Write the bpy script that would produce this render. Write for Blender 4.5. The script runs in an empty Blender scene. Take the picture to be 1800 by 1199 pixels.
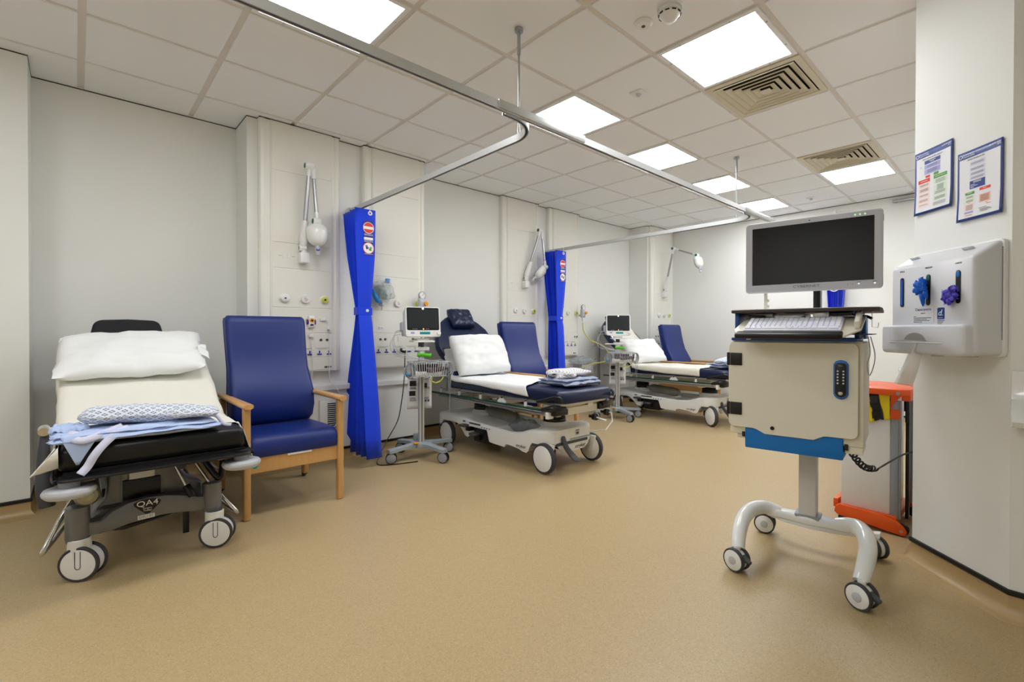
import bpy, bmesh, math, random
from math import sin, cos, pi, radians, sqrt, atan2
from mathutils import Vector, Matrix, noise

random.seed(7)
SC = bpy.context.scene
COL = SC.collection
V = Vector

# ------------------------------------------------------------------ materials
def lin(c):
    return tuple((x / 12.92) if x <= 0.04045 else ((x + 0.055) / 1.055) ** 2.4 for x in c)

def rgb(r, g, b):
    return lin((r / 255, g / 255, b / 255)) + (1.0,)

MATS = {}
def mat(name, col, rough=0.5, metal=0.0, bump=0.0, bscale=80.0, var=0.0, vscale=6.0, spec=0.5, coat=0.0, emit=None, estr=0.0, trans=0.0, alpha=1.0, sheen=0.0, ior=1.45):
    m = bpy.data.materials.new(name); m.use_nodes = True
    nt = m.node_tree; b = nt.nodes['Principled BSDF']
    b.inputs['Base Color'].default_value = col
    b.inputs['Roughness'].default_value = rough
    b.inputs['Metallic'].default_value = metal
    b.inputs['Specular IOR Level'].default_value = spec
    b.inputs['Coat Weight'].default_value = coat
    b.inputs['Transmission Weight'].default_value = trans
    b.inputs['Alpha'].default_value = alpha
    b.inputs['IOR'].default_value = ior
    if sheen:
        b.inputs['Sheen Weight'].default_value = sheen
    if emit:
        b.inputs['Emission Color'].default_value = emit
        b.inputs['Emission Strength'].default_value = estr
    tc = nt.nodes.new('ShaderNodeTexCoord')
    if var > 0:
        n = nt.nodes.new('ShaderNodeTexNoise'); n.inputs['Scale'].default_value = vscale
        n.inputs['Detail'].default_value = 4
        nt.links.new(tc.outputs['Object'], n.inputs['Vector'])
        mx = nt.nodes.new('ShaderNodeMix'); mx.data_type = 'RGBA'
        mx.inputs[6].default_value = tuple(max(0, c * (1 - var)) for c in col[:3]) + (1,)
        mx.inputs[7].default_value = tuple(min(1, c * (1 + var)) for c in col[:3]) + (1,)
        nt.links.new(n.outputs['Fac'], mx.inputs[0])
        nt.links.new(mx.outputs[2], b.inputs['Base Color'])
    if bump > 0:
        n2 = nt.nodes.new('ShaderNodeTexNoise'); n2.inputs['Scale'].default_value = bscale
        n2.inputs['Detail'].default_value = 3
        nt.links.new(tc.outputs['Object'], n2.inputs['Vector'])
        bp = nt.nodes.new('ShaderNodeBump'); bp.inputs['Strength'].default_value = bump
        bp.inputs['Distance'].default_value = 0.002
        nt.links.new(n2.outputs['Fac'], bp.inputs['Height'])
        nt.links.new(bp.outputs['Normal'], b.inputs['Normal'])
    MATS[name] = m
    return m

def wood_mat(name, c1, c2):
    m = mat(name, c1, 0.38)
    nt = m.node_tree; b = nt.nodes['Principled BSDF']
    tc = nt.nodes.new('ShaderNodeTexCoord'); mp = nt.nodes.new('ShaderNodeMapping')
    mp.inputs['Scale'].default_value = (28, 28, 3)
    n = nt.nodes.new('ShaderNodeTexNoise'); n.inputs['Scale'].default_value = 2.5; n.inputs['Detail'].default_value = 5
    mx = nt.nodes.new('ShaderNodeMix'); mx.data_type = 'RGBA'
    mx.inputs[6].default_value = c1; mx.inputs[7].default_value = c2
    nt.links.new(tc.outputs['Object'], mp.inputs['Vector']); nt.links.new(mp.outputs['Vector'], n.inputs['Vector'])
    nt.links.new(n.outputs['Fac'], mx.inputs[0]); nt.links.new(mx.outputs[2], b.inputs['Base Color'])
    return m

def floor_mat(name, base, dark, light):
    m = mat(name, base, 0.36, spec=0.4)
    nt = m.node_tree; b = nt.nodes['Principled BSDF']
    tc = nt.nodes.new('ShaderNodeTexCoord')
    v = nt.nodes.new('ShaderNodeTexVoronoi'); v.inputs['Scale'].default_value = 300
    w = nt.nodes.new('ShaderNodeTexWhiteNoise'); w.noise_dimensions = '3D'
    nt.links.new(tc.outputs['Object'], v.inputs['Vector'])
    nt.links.new(v.outputs['Position'], w.inputs['Vector'])
    r = nt.nodes.new('ShaderNodeValToRGB'); e = r.color_ramp.elements
    e[0].position = 0.0; e[0].color = dark; e[1].position = 1.0; e[1].color = light
    for p, c in ((0.08, dark), (0.16, base), (0.86, base), (0.93, light)):
        x = e.new(p); x.color = c
    nt.links.new(w.outputs['Value'], r.inputs['Fac'])
    n = nt.nodes.new('ShaderNodeTexNoise'); n.inputs['Scale'].default_value = 1.3; n.inputs['Detail'].default_value = 5
    nt.links.new(tc.outputs['Object'], n.inputs['Vector'])
    mr = nt.nodes.new('ShaderNodeMapRange'); mr.inputs['To Min'].default_value = 0.29; mr.inputs['To Max'].default_value = 0.43
    nt.links.new(n.outputs['Fac'], mr.inputs['Value']); nt.links.new(mr.outputs['Result'], b.inputs['Roughness'])
    nt.links.new(r.outputs['Color'], b.inputs['Base Color'])
    bp = nt.nodes.new('ShaderNodeBump'); bp.inputs['Strength'].default_value = 0.06; bp.inputs['Distance'].default_value = 0.001
    n3 = nt.nodes.new('ShaderNodeTexNoise'); n3.inputs['Scale'].default_value = 220
    nt.links.new(tc.outputs['Object'], n3.inputs['Vector'])
    nt.links.new(n3.outputs['Fac'], bp.inputs['Height']); nt.links.new(bp.outputs['Normal'], b.inputs['Normal'])
    return m

def diamond_mat(name, ground, ink, scale, ring=True):
    """cloth printed with a lattice of small square rings, laid out in the cloth's own UV metres"""
    m = mat(name, ground, 0.85, sheen=0.1)
    nt = m.node_tree; b = nt.nodes['Principled BSDF']
    uv = nt.nodes.new('ShaderNodeUVMap'); sep = nt.nodes.new('ShaderNodeSeparateXYZ')
    nt.links.new(uv.outputs['UV'], sep.inputs[0])
    def M(op, a, bb=None):
        n = nt.nodes.new('ShaderNodeMath'); n.operation = op
        for i, x in enumerate((a, bb)):
            if x is None: continue
            if isinstance(x, (int, float)): n.inputs[i].default_value = x
            else: nt.links.new(x, n.inputs[i])
        return n.outputs[0]
    x = M('MULTIPLY', sep.outputs['X'], scale); y = M('MULTIPLY', sep.outputs['Y'], scale)
    # rotate 45 degrees so the squares stand on edge in a diagonal lattice
    p = M('ADD', x, y); q = M('SUBTRACT', x, y)
    fx = M('ABSOLUTE', M('SUBTRACT', M('FRACT', p), 0.5)); fy = M('ABSOLUTE', M('SUBTRACT', M('FRACT', q), 0.5))
    d = M('MAXIMUM', fx, fy)
    if ring:
        on = M('MULTIPLY', M('LESS_THAN', d, 0.285), M('GREATER_THAN', d, 0.13))
        on = M('MULTIPLY', on, M('GREATER_THAN', M('MINIMUM', fx, fy), 0.035))
    else:
        on = M('LESS_THAN', d, 0.2)
    mx = nt.nodes.new('ShaderNodeMix'); mx.data_type = 'RGBA'
    mx.inputs[6].default_value = ground; mx.inputs[7].default_value = ink
    nt.links.new(on, mx.inputs[0]); nt.links.new(mx.outputs[2], b.inputs['Base Color'])
    return m

def dots_mat(name, ground, ink, scale, r=0.2):
    m = diamond_mat(name, ground, ink, scale, ring=False)
    return m

WALL = mat('wall_paint', rgb(231, 232, 229), 0.6, bump=0.05, bscale=260, spec=0.3)
CEILT = mat('ceiling_tile_board', rgb(239, 241, 243), 0.9, bump=0.15, bscale=420, spec=0.1)
TBAR = mat('ceiling_bar_paint', rgb(222, 217, 212), 0.5, spec=0.3)
FLOOR = floor_mat('speckled_vinyl', rgb(179, 157, 117), rgb(167, 144, 105), rgb(189, 168, 130))
COVE = mat('vinyl_cove', rgb(178, 152, 108), 0.36, var=0.05, vscale=60)
BLACKSTRIP = mat('black_capping', rgb(22, 22, 24), 0.4)
PANEL = mat('cream_panel', rgb(232, 231, 224), 0.42, bump=0.03, bscale=400)
PANELS = mat('cream_channel', rgb(234, 233, 227), 0.35, spec=0.5, bump=0.02)
WHITEP = mat('white_plastic', rgb(232, 233, 233), 0.35, bump=0.02, bscale=300)
WHITEP2 = mat('dispenser_white', rgb(214, 215, 220), 0.3, bump=0.015, bscale=300)
LGREY2 = mat('case_silver', rgb(206, 207, 212), 0.34)
GREYP2 = mat('apron_grey', rgb(160, 158, 154), 0.6)
WHITEG = mat('white_gloss', rgb(228, 230, 228), 0.18, coat=0.4)
CREAMW = mat('cream_powder_coat', rgb(222, 219, 204), 0.42, bump=0.05, bscale=500)
GREYP = mat('grey_plastic', rgb(146, 150, 158), 0.4, bump=0.03)
COLUMNM = mat('column_grey', rgb(208, 206, 202), 0.4, bump=0.02)
LGREY = mat('light_grey_plastic', rgb(186, 188, 194), 0.4, bump=0.03)
DGREY = mat('dark_grey_plastic', rgb(66, 68, 72), 0.45, bump=0.05)
CHARC = mat('charcoal_metallic', rgb(118, 119, 122), 0.3, metal=0.3, var=0.15, vscale=20)
BLACKP = mat('black_plastic', rgb(20, 20, 22), 0.35, bump=0.03)
RUBBER = mat('grey_rubber', rgb(60, 60, 64), 0.6, bump=0.05)
CHROME = mat('chrome', rgb(205, 203, 198), 0.16, metal=1.0)
STEEL = mat('brushed_steel', rgb(176, 178, 180), 0.32, metal=0.9, bump=0.03, bscale=200)
ALU = mat('anodised_aluminium', rgb(200, 202, 202), 0.42, metal=0.6, bump=0.02)
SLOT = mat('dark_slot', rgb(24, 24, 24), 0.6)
BLUEV = mat('blue_vinyl', rgb(16, 40, 112), 0.36, bump=0.35, bscale=500, spec=0.5)
NAVYV = mat('navy_vinyl', rgb(21, 33, 66), 0.3, bump=0.08, bscale=160)
BLACKV = mat('black_vinyl', rgb(14, 14, 16), 0.36, bump=0.12, bscale=60)
BLACKFAB = mat('black_fabric', rgb(30, 31, 34), 0.75, bump=0.3, bscale=600)
CURT = mat('royal_blue_curtain', rgb(0, 60, 226), 0.75, bump=0.06, bscale=300, sheen=0.15)
BEECH = wood_mat('beech_wood', rgb(206, 162, 104), rgb(188, 142, 84))
SHEET = mat('cotton_sheet', rgb(228, 226, 216), 0.85, bump=0.12, bscale=140)
SHEETW = mat('white_sheet', rgb(236, 237, 238), 0.85, bump=0.12, bscale=140)
PILLOWM = mat('pillowcase_cotton', rgb(238, 240, 241), 0.8, bump=0.1, bscale=160)
BLUECLOTH = mat('pale_blue_cloth', rgb(178, 196, 232), 0.9, bump=0.2, bscale=300)
SLATECLOTH = mat('slate_blue_cloth', rgb(150, 160, 186), 0.9, bump=0.2, bscale=300)
TIEC = mat('lilac_tape', rgb(206, 208, 230), 0.85, bump=0.2, bscale=500)
GOWN = diamond_mat('gown_print', rgb(214, 220, 232), rgb(86, 94, 112), 23.5)
GOWN2 = dots_mat('gown_dots', rgb(222, 222, 226), rgb(56, 58, 76), 30)
GOWN3 = dots_mat('gown_fine_print', rgb(206, 214, 228), rgb(84, 96, 130), 30)
GLASSGREEN = mat('dark_green_rail', rgb(10, 62, 50), 0.4, spec=0.3, var=0.1)
SCREEN = mat('dark_glass_screen', rgb(10, 12, 16), 0.06, spec=0.6)
SCREENM = mat('monitor_glass', rgb(44, 48, 52), 0.12, spec=0.6)
TEALL = mat('teal_label', rgb(20, 158, 150), 0.5)
LIME = mat('lime_green', rgb(96, 214, 40), 0.5)
YELLOWT = mat('yellow_tube', rgb(206, 208, 92), 0.3, spec=0.6)
YELLOW = mat('yellow_paint', rgb(212, 216, 96), 0.4)
ORANGE = mat('orange_powder_coat', rgb(226, 88, 22), 0.4, bump=0.05, bscale=400)
AMBER = mat('amber_knob', rgb(240, 158, 30), 0.35)
CARTBLUE = mat('cart_blue', rgb(0, 110, 190), 0.38, bump=0.04, bscale=500)
DEEPBLUE = mat('deep_blue_metal', rgb(24, 62, 132), 0.4, bump=0.04)
SOCKBLUE = mat('socket_blue', rgb(30, 50, 160), 0.5)
RINGBLUE = mat('lock_blue', rgb(52, 112, 200), 0.4)
NAVYINK = mat('navy_ink', rgb(32, 60, 136), 0.35, spec=0.6)
PAPER = mat('paper', rgb(226, 227, 231), 0.5)
INK = mat('grey_ink', rgb(80, 82, 90), 0.6)
BLACKINK = mat('black_ink', rgb(18, 18, 22), 0.5)
REDINK = mat('red_ink', rgb(222, 62, 44), 0.5)
GREENINK = mat('green_ink', rgb(82, 150, 58), 0.5)
PALEG = mat('pale_green_ink', rgb(212, 226, 204), 0.5)
PALER = mat('pale_red_ink', rgb(240, 214, 206), 0.5)
PEACH = mat('peach_ink', rgb(238, 184, 158), 0.5)
LAV = mat('lavender_ink', rgb(164, 162, 214), 0.5)
PALELAV = mat('pale_lavender_ink', rgb(210, 208, 226), 0.5)
WHITEINK = mat('white_ink', rgb(240, 240, 240), 0.5)
PURPLE = mat('purple_plastic', rgb(92, 46, 120), 0.4)
NAVYSIGN = mat('sign_indigo', rgb(40, 40, 140), 0.5)
LOUVRE = mat('vent_cream', rgb(214, 207, 186), 0.5)
VOID = mat('vent_void', rgb(58, 52, 44), 0.8)
NITRILE = mat('blue_nitrile', rgb(10, 96, 206), 0.5, bump=0.3, bscale=90)
NITRILE2 = mat('violet_nitrile', rgb(76, 66, 190), 0.5, bump=0.3, bscale=90)
CLEARPL = mat('clear_plastic', rgb(225, 235, 240), 0.12, trans=0.7, alpha=0.55, ior=1.2)
APRON = mat('apron_film', rgb(236, 230, 226), 0.3, alpha=0.5)
MASKBLUE = mat('mask_blue', rgb(30, 140, 214), 0.4)
KEYS = mat('white_keys', rgb(240, 242, 250), 0.45)
KEYLIGHT = mat('key_backlight', rgb(200, 205, 250), 0.5, emit=(0.55, 0.6, 1.0, 1), estr=0.10)
GREENDOT = mat('green_joint', rgb(20, 104, 62), 0.4)
ROSE = mat('rose_print', rgb(214, 120, 110), 0.5)
BAGYEL = mat('bag_yellow', rgb(238, 216, 20), 0.3, bump=0.3, bscale=40)
BAGBLK = mat('bag_black', rgb(22, 22, 20), 0.22, bump=0.3, bscale=40)
BROWNP = mat('maroon_cuff', rgb(82, 52, 62), 0.7, bump=0.2)
LIGHT = mat('light_panel', (1, 1, 1, 1), 0.5, emit=(0.965, 0.985, 1.0, 1), estr=14.5)
LEDG = mat('green_led', rgb(150, 220, 130), 0.4, emit=(0.5, 1, 0.4, 1), estr=0.6)
LEDW = mat('white_led', rgb(240, 240, 240), 0.4, emit=(1, 1, 1, 1), estr=0.6)
LEDY = mat('amber_led', rgb(250, 190, 40), 0.4, emit=(1, 0.7, 0.1, 1), estr=0.7)
EDGE = mat('laminate_edge', rgb(64, 56, 50), 0.5)
CYLW = mat('cylinder_paint', rgb(150, 148, 138), 0.3, metal=0.5, var=0.2, vscale=18)

# ------------------------------------------------------------------ mesh builder
class MB:
    def __init__(s):
        s.bm = bmesh.new(); s.M = Matrix.Identity(4); s.mi = 0; s.uvl = s.bm.loops.layers.uv.new('UVMap')
    def at(s, M): s.M = M; return s
    def m(s, i): s.mi = i; return s
    def _merge(s, t, bev=0, seg=2):
        if bev > 0:
            bmesh.ops.bevel(t, geom=list(t.edges), offset=bev, segments=seg, profile=0.5, affect='EDGES', clamp_overlap=True)
        vm = {}
        for v in t.verts: vm[v] = s.bm.verts.new(s.M @ v.co)
        for f in t.faces:
            try: nf = s.bm.faces.new([vm[v] for v in f.verts]); nf.material_index = s.mi
            except ValueError: pass
        t.free()
    def box(s, x0, x1, y0, y1, z0, z1, bev=0, seg=2):
        t = bmesh.new()
        bmesh.ops.create_cube(t, size=1)
        for v in t.verts:
            v.co = V(((x0 + x1) / 2 + v.co.x * (x1 - x0), (y0 + y1) / 2 + v.co.y * (y1 - y0), (z0 + z1) / 2 + v.co.z * (z1 - z0)))
        s._merge(t, bev, seg); return s
    def cyl(s, p0, p1, r, r2=None, n=20, bev=0):
        p0, p1 = V(p0), V(p1); d = p1 - p0; L = d.length
        r2 = r if r2 is None else r2
        t = bmesh.new()
        bmesh.ops.create_cone(t, cap_ends=True, segments=n, radius1=r, radius2=r2, depth=L)
        q = d.to_track_quat('Z', 'Y').to_matrix().to_4x4()
        Mx = Matrix.Translation((p0 + p1) / 2) @ q
        if bev > 0:
            es = [e for e in t.edges if len(e.link_faces) == 2 and any(len(f.verts) > 4 for f in e.link_faces)]
            bmesh.ops.bevel(t, geom=es, offset=bev, segments=2, profile=0.5, affect='EDGES', clamp_overlap=True)
        bmesh.ops.transform(t, matrix=Mx, verts=t.verts)
        s._merge(t); return s
    def tube(s, pts, r, n=8, smooth=0, closed=False, radii=None):
        pts = [V(p) for p in pts]
        if smooth: pts = catmull(pts, smooth, closed)
        N = len(pts)
        rings = []
        prev = None
        for i, p in enumerate(pts):
            a = pts[i - 1] if (i > 0 or closed) else p
            b = pts[(i + 1) % N] if (i < N - 1 or closed) else p
            tg = (b - a).normalized()
            if prev is None:
                u = tg.orthogonal().normalized()
            else:
                u = (prev - tg * prev.dot(tg))
                u = u.normalized() if u.length > 1e-6 else tg.orthogonal().normalized()
            prev = u; w = tg.cross(u)
            rr = r
            if radii:
                k = i / (N - 1) * (len(radii) - 1); k0 = min(int(k), len(radii) - 2); rr = radii[k0] + (radii[k0 + 1] - radii[k0]) * (k - k0)
            rings.append([p + (u * cos(2 * pi * k / n) + w * sin(2 * pi * k / n)) * rr for k in range(n)])
        s.loft(rings, caps=not closed, wrap=closed); return s
    def loft(s, rings, caps=True, wrap=False, ring_closed=True, uvs=None):
        vs = [[s.bm.verts.new(s.M @ V(p)) for p in r] for r in rings]
        n = len(rings[0]); R = len(rings)
        for i in range(R if wrap else R - 1):
            a, b = vs[i], vs[(i + 1) % R]
            for k in range(n if ring_closed else n - 1):
                q = (a[k], a[(k + 1) % n], b[(k + 1) % n], b[k])
                try: f = s.bm.faces.new(q); f.material_index = s.mi
                except ValueError: pass
        if caps and ring_closed:
            for r in (vs[0], vs[-1]):
                try: f = s.bm.faces.new(r); f.material_index = s.mi
                except ValueError: pass
        return s
    def lathe(s, prof, c=(0, 0, 0), axis=(0, 0, 1), n=28):
        q = V(axis).normalized().to_track_quat('Z', 'Y')
        rings = [[V(c) + q @ V((r * cos(2 * pi * k / n), r * sin(2 * pi * k / n), z)) for k in range(n)] for r, z in prof]
        ring = prof[0][0] > 1e-6 and prof[-1][0] > 1e-6     # a hollow ring closes on itself; anything else gets end caps
        s.loft(rings, caps=not ring, wrap=ring); return s
    def prism(s, poly, h0, h1, plane='XY', bev=0, seg=2):
        t = bmesh.new()
        def P(a, b, h): return {'XY': (a, b, h), 'XZ': (a, h, b), 'YZ': (h, a, b)}[plane]
        v0 = [t.verts.new(P(a, b, h0)) for a, b in poly]; v1 = [t.verts.new(P(a, b, h1)) for a, b in poly]
        n = len(poly)
        t.faces.new(v0); t.faces.new(v1)
        for i in range(n): t.faces.new((v0[i], v0[(i + 1) % n], v1[(i + 1) % n], v1[i]))
        bmesh.ops.recalc_face_normals(t, faces=t.faces)
        if bev > 0:
            es = [e for e in t.edges if len(e.link_faces) == 2 and e.calc_face_angle(0) > 0.5]
            bmesh.ops.bevel(t, geom=es, offset=bev, segments=seg, profile=0.5, affect='EDGES', clamp_overlap=True)
        s._merge(t); return s
    def surf(s, fn, nu, nv, u0=0., u1=1., v0=0., v1=1., uvs=(1., 1.)):
        g = []
        for i in range(nu + 1):
            row = []
            for j in range(nv + 1):
                u = u0 + (u1 - u0) * i / nu; w = v0 + (v1 - v0) * j / nv
                row.append((s.bm.verts.new(s.M @ V(fn(u, w))), (u * uvs[0], w * uvs[1])))
            g.append(row)
        for i in range(nu):
            for j in range(nv):
                q = (g[i][j], g[i + 1][j], g[i + 1][j + 1], g[i][j + 1])
                f = s.bm.faces.new([a[0] for a in q]); f.material_index = s.mi
                for l, a in zip(f.loops, q): l[s.uvl].uv = a[1]
        return s
    def cushion(s, c, ax, ay, az, n=20, p=2.6, e=0.5, puff=None, uvs=None):
        """pillow-like closed body: half axes ax, ay (vectors) and thickness vector az"""
        c, ax, ay, az = V(c), V(ax), V(ay), V(az)
        uvs = uvs or (ax.length * 2, ay.length * 2)
        def h(u, w):
            return max(0.0, (1 - abs(u) ** p) * (1 - abs(w) ** p)) ** e
        for sg in (1, -1):
            def fn(u, w, sg=sg):
                k = h(u, w)
                pt = c + ax * u + ay * w + az * (sg * k)
                if puff: pt = pt + puff(u, w, sg, k)
                return pt
            s.surf(fn, n, n, -1, 1, -1, 1, (uvs[0] / 2, uvs[1] / 2))
        bmesh.ops.remove_doubles(s.bm, verts=s.bm.verts, dist=1e-5)
        return s
    def build(s, name, m, parent=None, smooth=40, solid=0, sub=0):
        bmesh.ops.recalc_face_normals(s.bm, faces=s.bm.faces)
        me = bpy.data.meshes.new(name); s.bm.to_mesh(me); s.bm.free()
        for x in (m if isinstance(m, (list, tuple)) else [m]): me.materials.append(x)
        if smooth:
            me.polygons.foreach_set('use_smooth', [True] * len(me.polygons))
            me.set_sharp_from_angle(angle=radians(smooth))
        o = bpy.data.objects.new(name, me); COL.objects.link(o)
        if parent is not None: o.parent = parent
        if solid:
            md = o.modifiers.new('thickness', 'SOLIDIFY'); md.thickness = solid; md.offset = 0
        if sub:
            md = o.modifiers.new('smooth', 'SUBSURF'); md.levels = sub; md.render_levels = sub
        return o

def catmull(pts, k, closed=False):
    out = []; N = len(pts)
    for i in range(N if closed else N - 1):
        p1, p2 = pts[i], pts[(i + 1) % N]
        p0 = pts[i - 1] if (i > 0 or closed) else p1 * 2 - p2
        p3 = pts[(i + 2) % N] if (i < N - 2 or closed) else p2 * 2 - p1
        for j in range(k):
            t = j / k
            out.append(0.5 * ((2 * p1) + (p2 - p0) * t + (2 * p0 - 5 * p1 + 4 * p2 - p3) * t * t + (3 * p1 - p0 - 3 * p2 + p3) * t ** 3))
    if not closed: out.append(pts[-1])
    return out

def rrect(x0, x1, y0, y1, r, n=5):
    out = []
    for cx, cy, a0 in ((x1 - r, y1 - r, 0), (x0 + r, y1 - r, 90), (x0 + r, y0 + r, 180), (x1 - r, y0 + r, 270)):
        for k in range(n + 1):
            a = radians(a0 + 90 * k / n); out.append((cx + r * cos(a), cy + r * sin(a)))
    return out

def lerp_table(tab, x):
    if x <= tab[0][0]: return tab[0][1]
    for (a, b), (c, d) in zip(tab, tab[1:]):
        if x <= c: return b + (d - b) * (x - a) / (c - a) if c > a else d
    return tab[-1][1]

def thing(name, label, cat, loc=(0, 0, 0), rz=0, group=None):
    o = bpy.data.objects.new(name, None); COL.objects.link(o)
    o.empty_display_size = 0.1
    o.location = loc; o.rotation_euler = (0, 0, radians(rz))
    o['label'] = label; o['category'] = cat
    if group: o['group'] = group
    return o

def tag(o, label, cat, group=None):
    o['label'] = label; o['category'] = cat
    if group: o['group'] = group
    return o

def struct(o):
    o['kind'] = 'structure'; return o

def dup(o, loc=None, label=None, parent=None):
    c = o.copy(); COL.objects.link(c)
    if parent is not None: c.parent = parent
    if loc is not None: c.location = loc
    if label: c['label'] = label
    for ch in list(o.children): dup(ch, parent=c)
    return c

def place(o, loc, rz=0, tilt=None):
    o.location = loc
    o.rotation_euler = (tilt or 0, 0, radians(rz)); return o

FACE = {'+X': (pi / 2, 0, pi / 2), '-Y': (pi / 2, 0, 0), '+Y': (pi / 2, 0, pi), '-X': (pi / 2, 0, -pi / 2), 'UP': (0, 0, 0)}
def text(name, s, size, loc, face, m, parent=None, align='CENTER', shear=0, width=None, depth=0.0004):
    cu = bpy.data.curves.new(name, 'FONT'); cu.body = s; cu.size = size; cu.extrude = depth
    cu.align_x = align; cu.align_y = 'CENTER'; cu.shear = shear; cu.resolution_u = 3
    cu.materials.append(m)
    tmp = bpy.data.objects.new(name, cu); COL.objects.link(tmp)
    me = bpy.data.meshes.new_from_object(tmp); bpy.data.objects.remove(tmp); bpy.data.curves.remove(cu)
    me.name = name
    if not me.materials: me.materials.append(m)
    o = bpy.data.objects.new(name, me); COL.objects.link(o)
    o.location = loc; o.rotation_euler = FACE[face] if isinstance(face, str) else face
    if parent is not None: o.parent = parent
    if width: o.scale.x = width
    return o

def sweep_wall(name, line, prof, m, flip=1):
    """profile (offset into the room, height) swept along a plan polyline with mitred corners"""
    mb = MB(); L = [V((x, y)) for x, y in line]; rings = []
    for i, p in enumerate(L):
        ds = []
        if i > 0: ds.append((L[i] - L[i - 1]).normalized())
        if i < len(L) - 1: ds.append((L[i + 1] - L[i]).normalized())
        ns = [V((d.y, -d.x)) * flip for d in ds]
        n = (ns[0] + ns[-1]).normalized(); k = 1 / max(0.3, n.dot(ns[0]))
        rings.append([(p.x + n.x * o * k, p.y + n.y * o * k, z) for o, z in prof])
    mb.loft(rings); return mb.build(name, m)
# ------------------------------------------------------------------ camera
cam = bpy.data.cameras.new('camera'); cam.sensor_width = 36; cam.lens = 841.26 * 0.02
cam.shift_x = -37.02 / 1800; cam.shift_y = -9.94 / 1800; cam.clip_start = 0.02
co = bpy.data.objects.new('camera', cam); COL.objects.link(co)
YAW = 0.8075
co.matrix_world = Matrix.Translation((0, 0, 1.09)) @ Matrix.Rotation(YAW, 4, 'Z') @ Matrix.Rotation(pi / 2 - 0.0079, 4, 'X') @ Matrix.Rotation(0.0014, 4, 'Z')
SC.camera = co
SC.view_settings.view_transform = 'Standard'; SC.view_settings.look = 'None'
SC.view_settings.gamma = 1; SC.view_settings.use_curve_mapping = False
SC.view_settings.exposure = 0.34
SC.cycles.use_adaptive_sampling = True; SC.cycles.adaptive_threshold = 0.03
w = bpy.data.worlds.new('world'); SC.world = w; w.use_nodes = True
w.node_tree.nodes['Background'].inputs[0].default_value = (0.9, 0.92, 1, 1)
w.node_tree.nodes['Background'].inputs[1].default_value = 0.3
SC.cycles.max_bounces = 9; SC.cycles.diffuse_bounces = 6; SC.cycles.glossy_bounces = 4
SC.cycles.caustics_reflective = False; SC.cycles.caustics_refractive = False

CEIL = 2.70
# ------------------------------------------------------------------ shell
LEFT = [(-4.07, -2.6), (-4.07, -0.195), (-4.39, -0.195), (-4.39, 0.93), (-4.06, 0.93), (-4.06, 2.42), (-4.39, 2.42), (-4.39, 6.28), (-4.06, 6.28), (-4.06, 7.03)]
RIGHT = [(-0.38, 7.03), (-0.38, 2.91), (-0.395, 2.895), (-0.058, 2.574), (1.6, 2.56), (1.6, -2.6)]
struct(MB().box(-4.7, 1.9, -2.8, 7.3, -0.12, 0).build('floor', FLOOR, smooth=0))
mb = MB(); mb.prism(LEFT + [(-4.06, 7.25), (-4.65, 7.25), (-4.65, -2.6)], 0, 2.78); struct(mb.build('wall_left', WALL, smooth=0))
mb = MB(); mb.prism([(1.85, 7.25), (-0.38, 7.25)] + RIGHT + [(1.85, -2.6)], 0, 2.78); struct(mb.build('wall_right', WALL, smooth=0))
struct(MB().box(-4.06, -0.38, 7.03, 7.25, 0, 2.78).build('wall_far', WALL, smooth=0))
struct(MB().box(-4.65, 1.85, -2.8, -2.6, 0, 2.78).build('wall_back', WALL, smooth=0))
strip = [(0.0, 0.088), (0.008, 0.088), (0.010, 0.094), (0.008, 0.106), (0.0, 0.108)]
cove = [(0.0, 0.0005)] + [(0.0022, 0.09)] + [(0.0022 + 0.05 * (1 - cos(a)), 0.0512 - 0.05 * sin(a)) for a in [radians(d) for d in (5, 20, 40, 60, 75, 90)]] + [(0.053, 0.0005)]
for nm, line in (('left', LEFT), ('right', RIGHT), ('far', [(-4.06, 7.03), (-0.38, 7.03)])):
    struct(sweep_wall('baseboard_' + nm, line, strip, BLACKSTRIP, 1))
for i, line in enumerate((LEFT, RIGHT, [(-4.06, 7.03), (-0.38, 7.03)])):
    struct(sweep_wall('trim_%d' % (i + 1), line, cove, COVE, 1))
# dado trunking on the bed-head wall
for i, (x, y0, y1) in enumerate(((-4.06, 0.96, 2.41), (-4.39, 2.43, 6.27))):
    mb = MB(); mb.prism([(x, 0.600), (x + 0.030, 0.600), (x + 0.034, 0.606), (x + 0.034, 0.640), (x + 0.022, 0.656), (x, 0.658)], y0, y1, 'XZ', 0)
    struct(mb.build('trim_%d' % (i + 4), LGREY if False else WHITEP, smooth=0))

# ------------------------------------------------------------------ ceiling grid
GX0, GY0, G = -1.5394, 2.4327, 0.6
lights_c = [(-2, 0), (-2, 2), (-2, 4), (-2, 6), (-2, -3), (0, 0), (0, 5), (0, -5), (-2, -6), (1, -7)]  # last three are out of view, added to balance the light
lights_c = [c for c in lights_c]
vents_c = [(0, 1), (0, 4), (0, -2)]
skip = set(lights_c) | set(vents_c)
mb = MB()
for i in range(-6, 7):
    for j in range(-9, 9):
        if (i, j) in skip: continue
        x0, y0 = GX0 + G * i, GY0 + G * j
        a0, a1, b0, b1 = max(x0 + 0.016, -4.6), min(x0 + G - 0.016, 1.8), max(y0 + 0.016, -2.75), min(y0 + G - 0.016, 7.2)
        if a1 - a0 < 0.02 or b1 - b0 < 0.02: continue
        mb.box(a0, a1, b0, b1, CEIL, CEIL + 0.02, 0.003, 1)
struct(mb.build('ceiling', CEILT, smooth=0))
mb = MB()
for i in range(-6, 7):
    x = GX0 + G * i
    if -4.65 < x < 1.85: mb.box(x - .020, x + .020, -2.75, 7.2, CEIL + .009, CEIL + .03)
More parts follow.
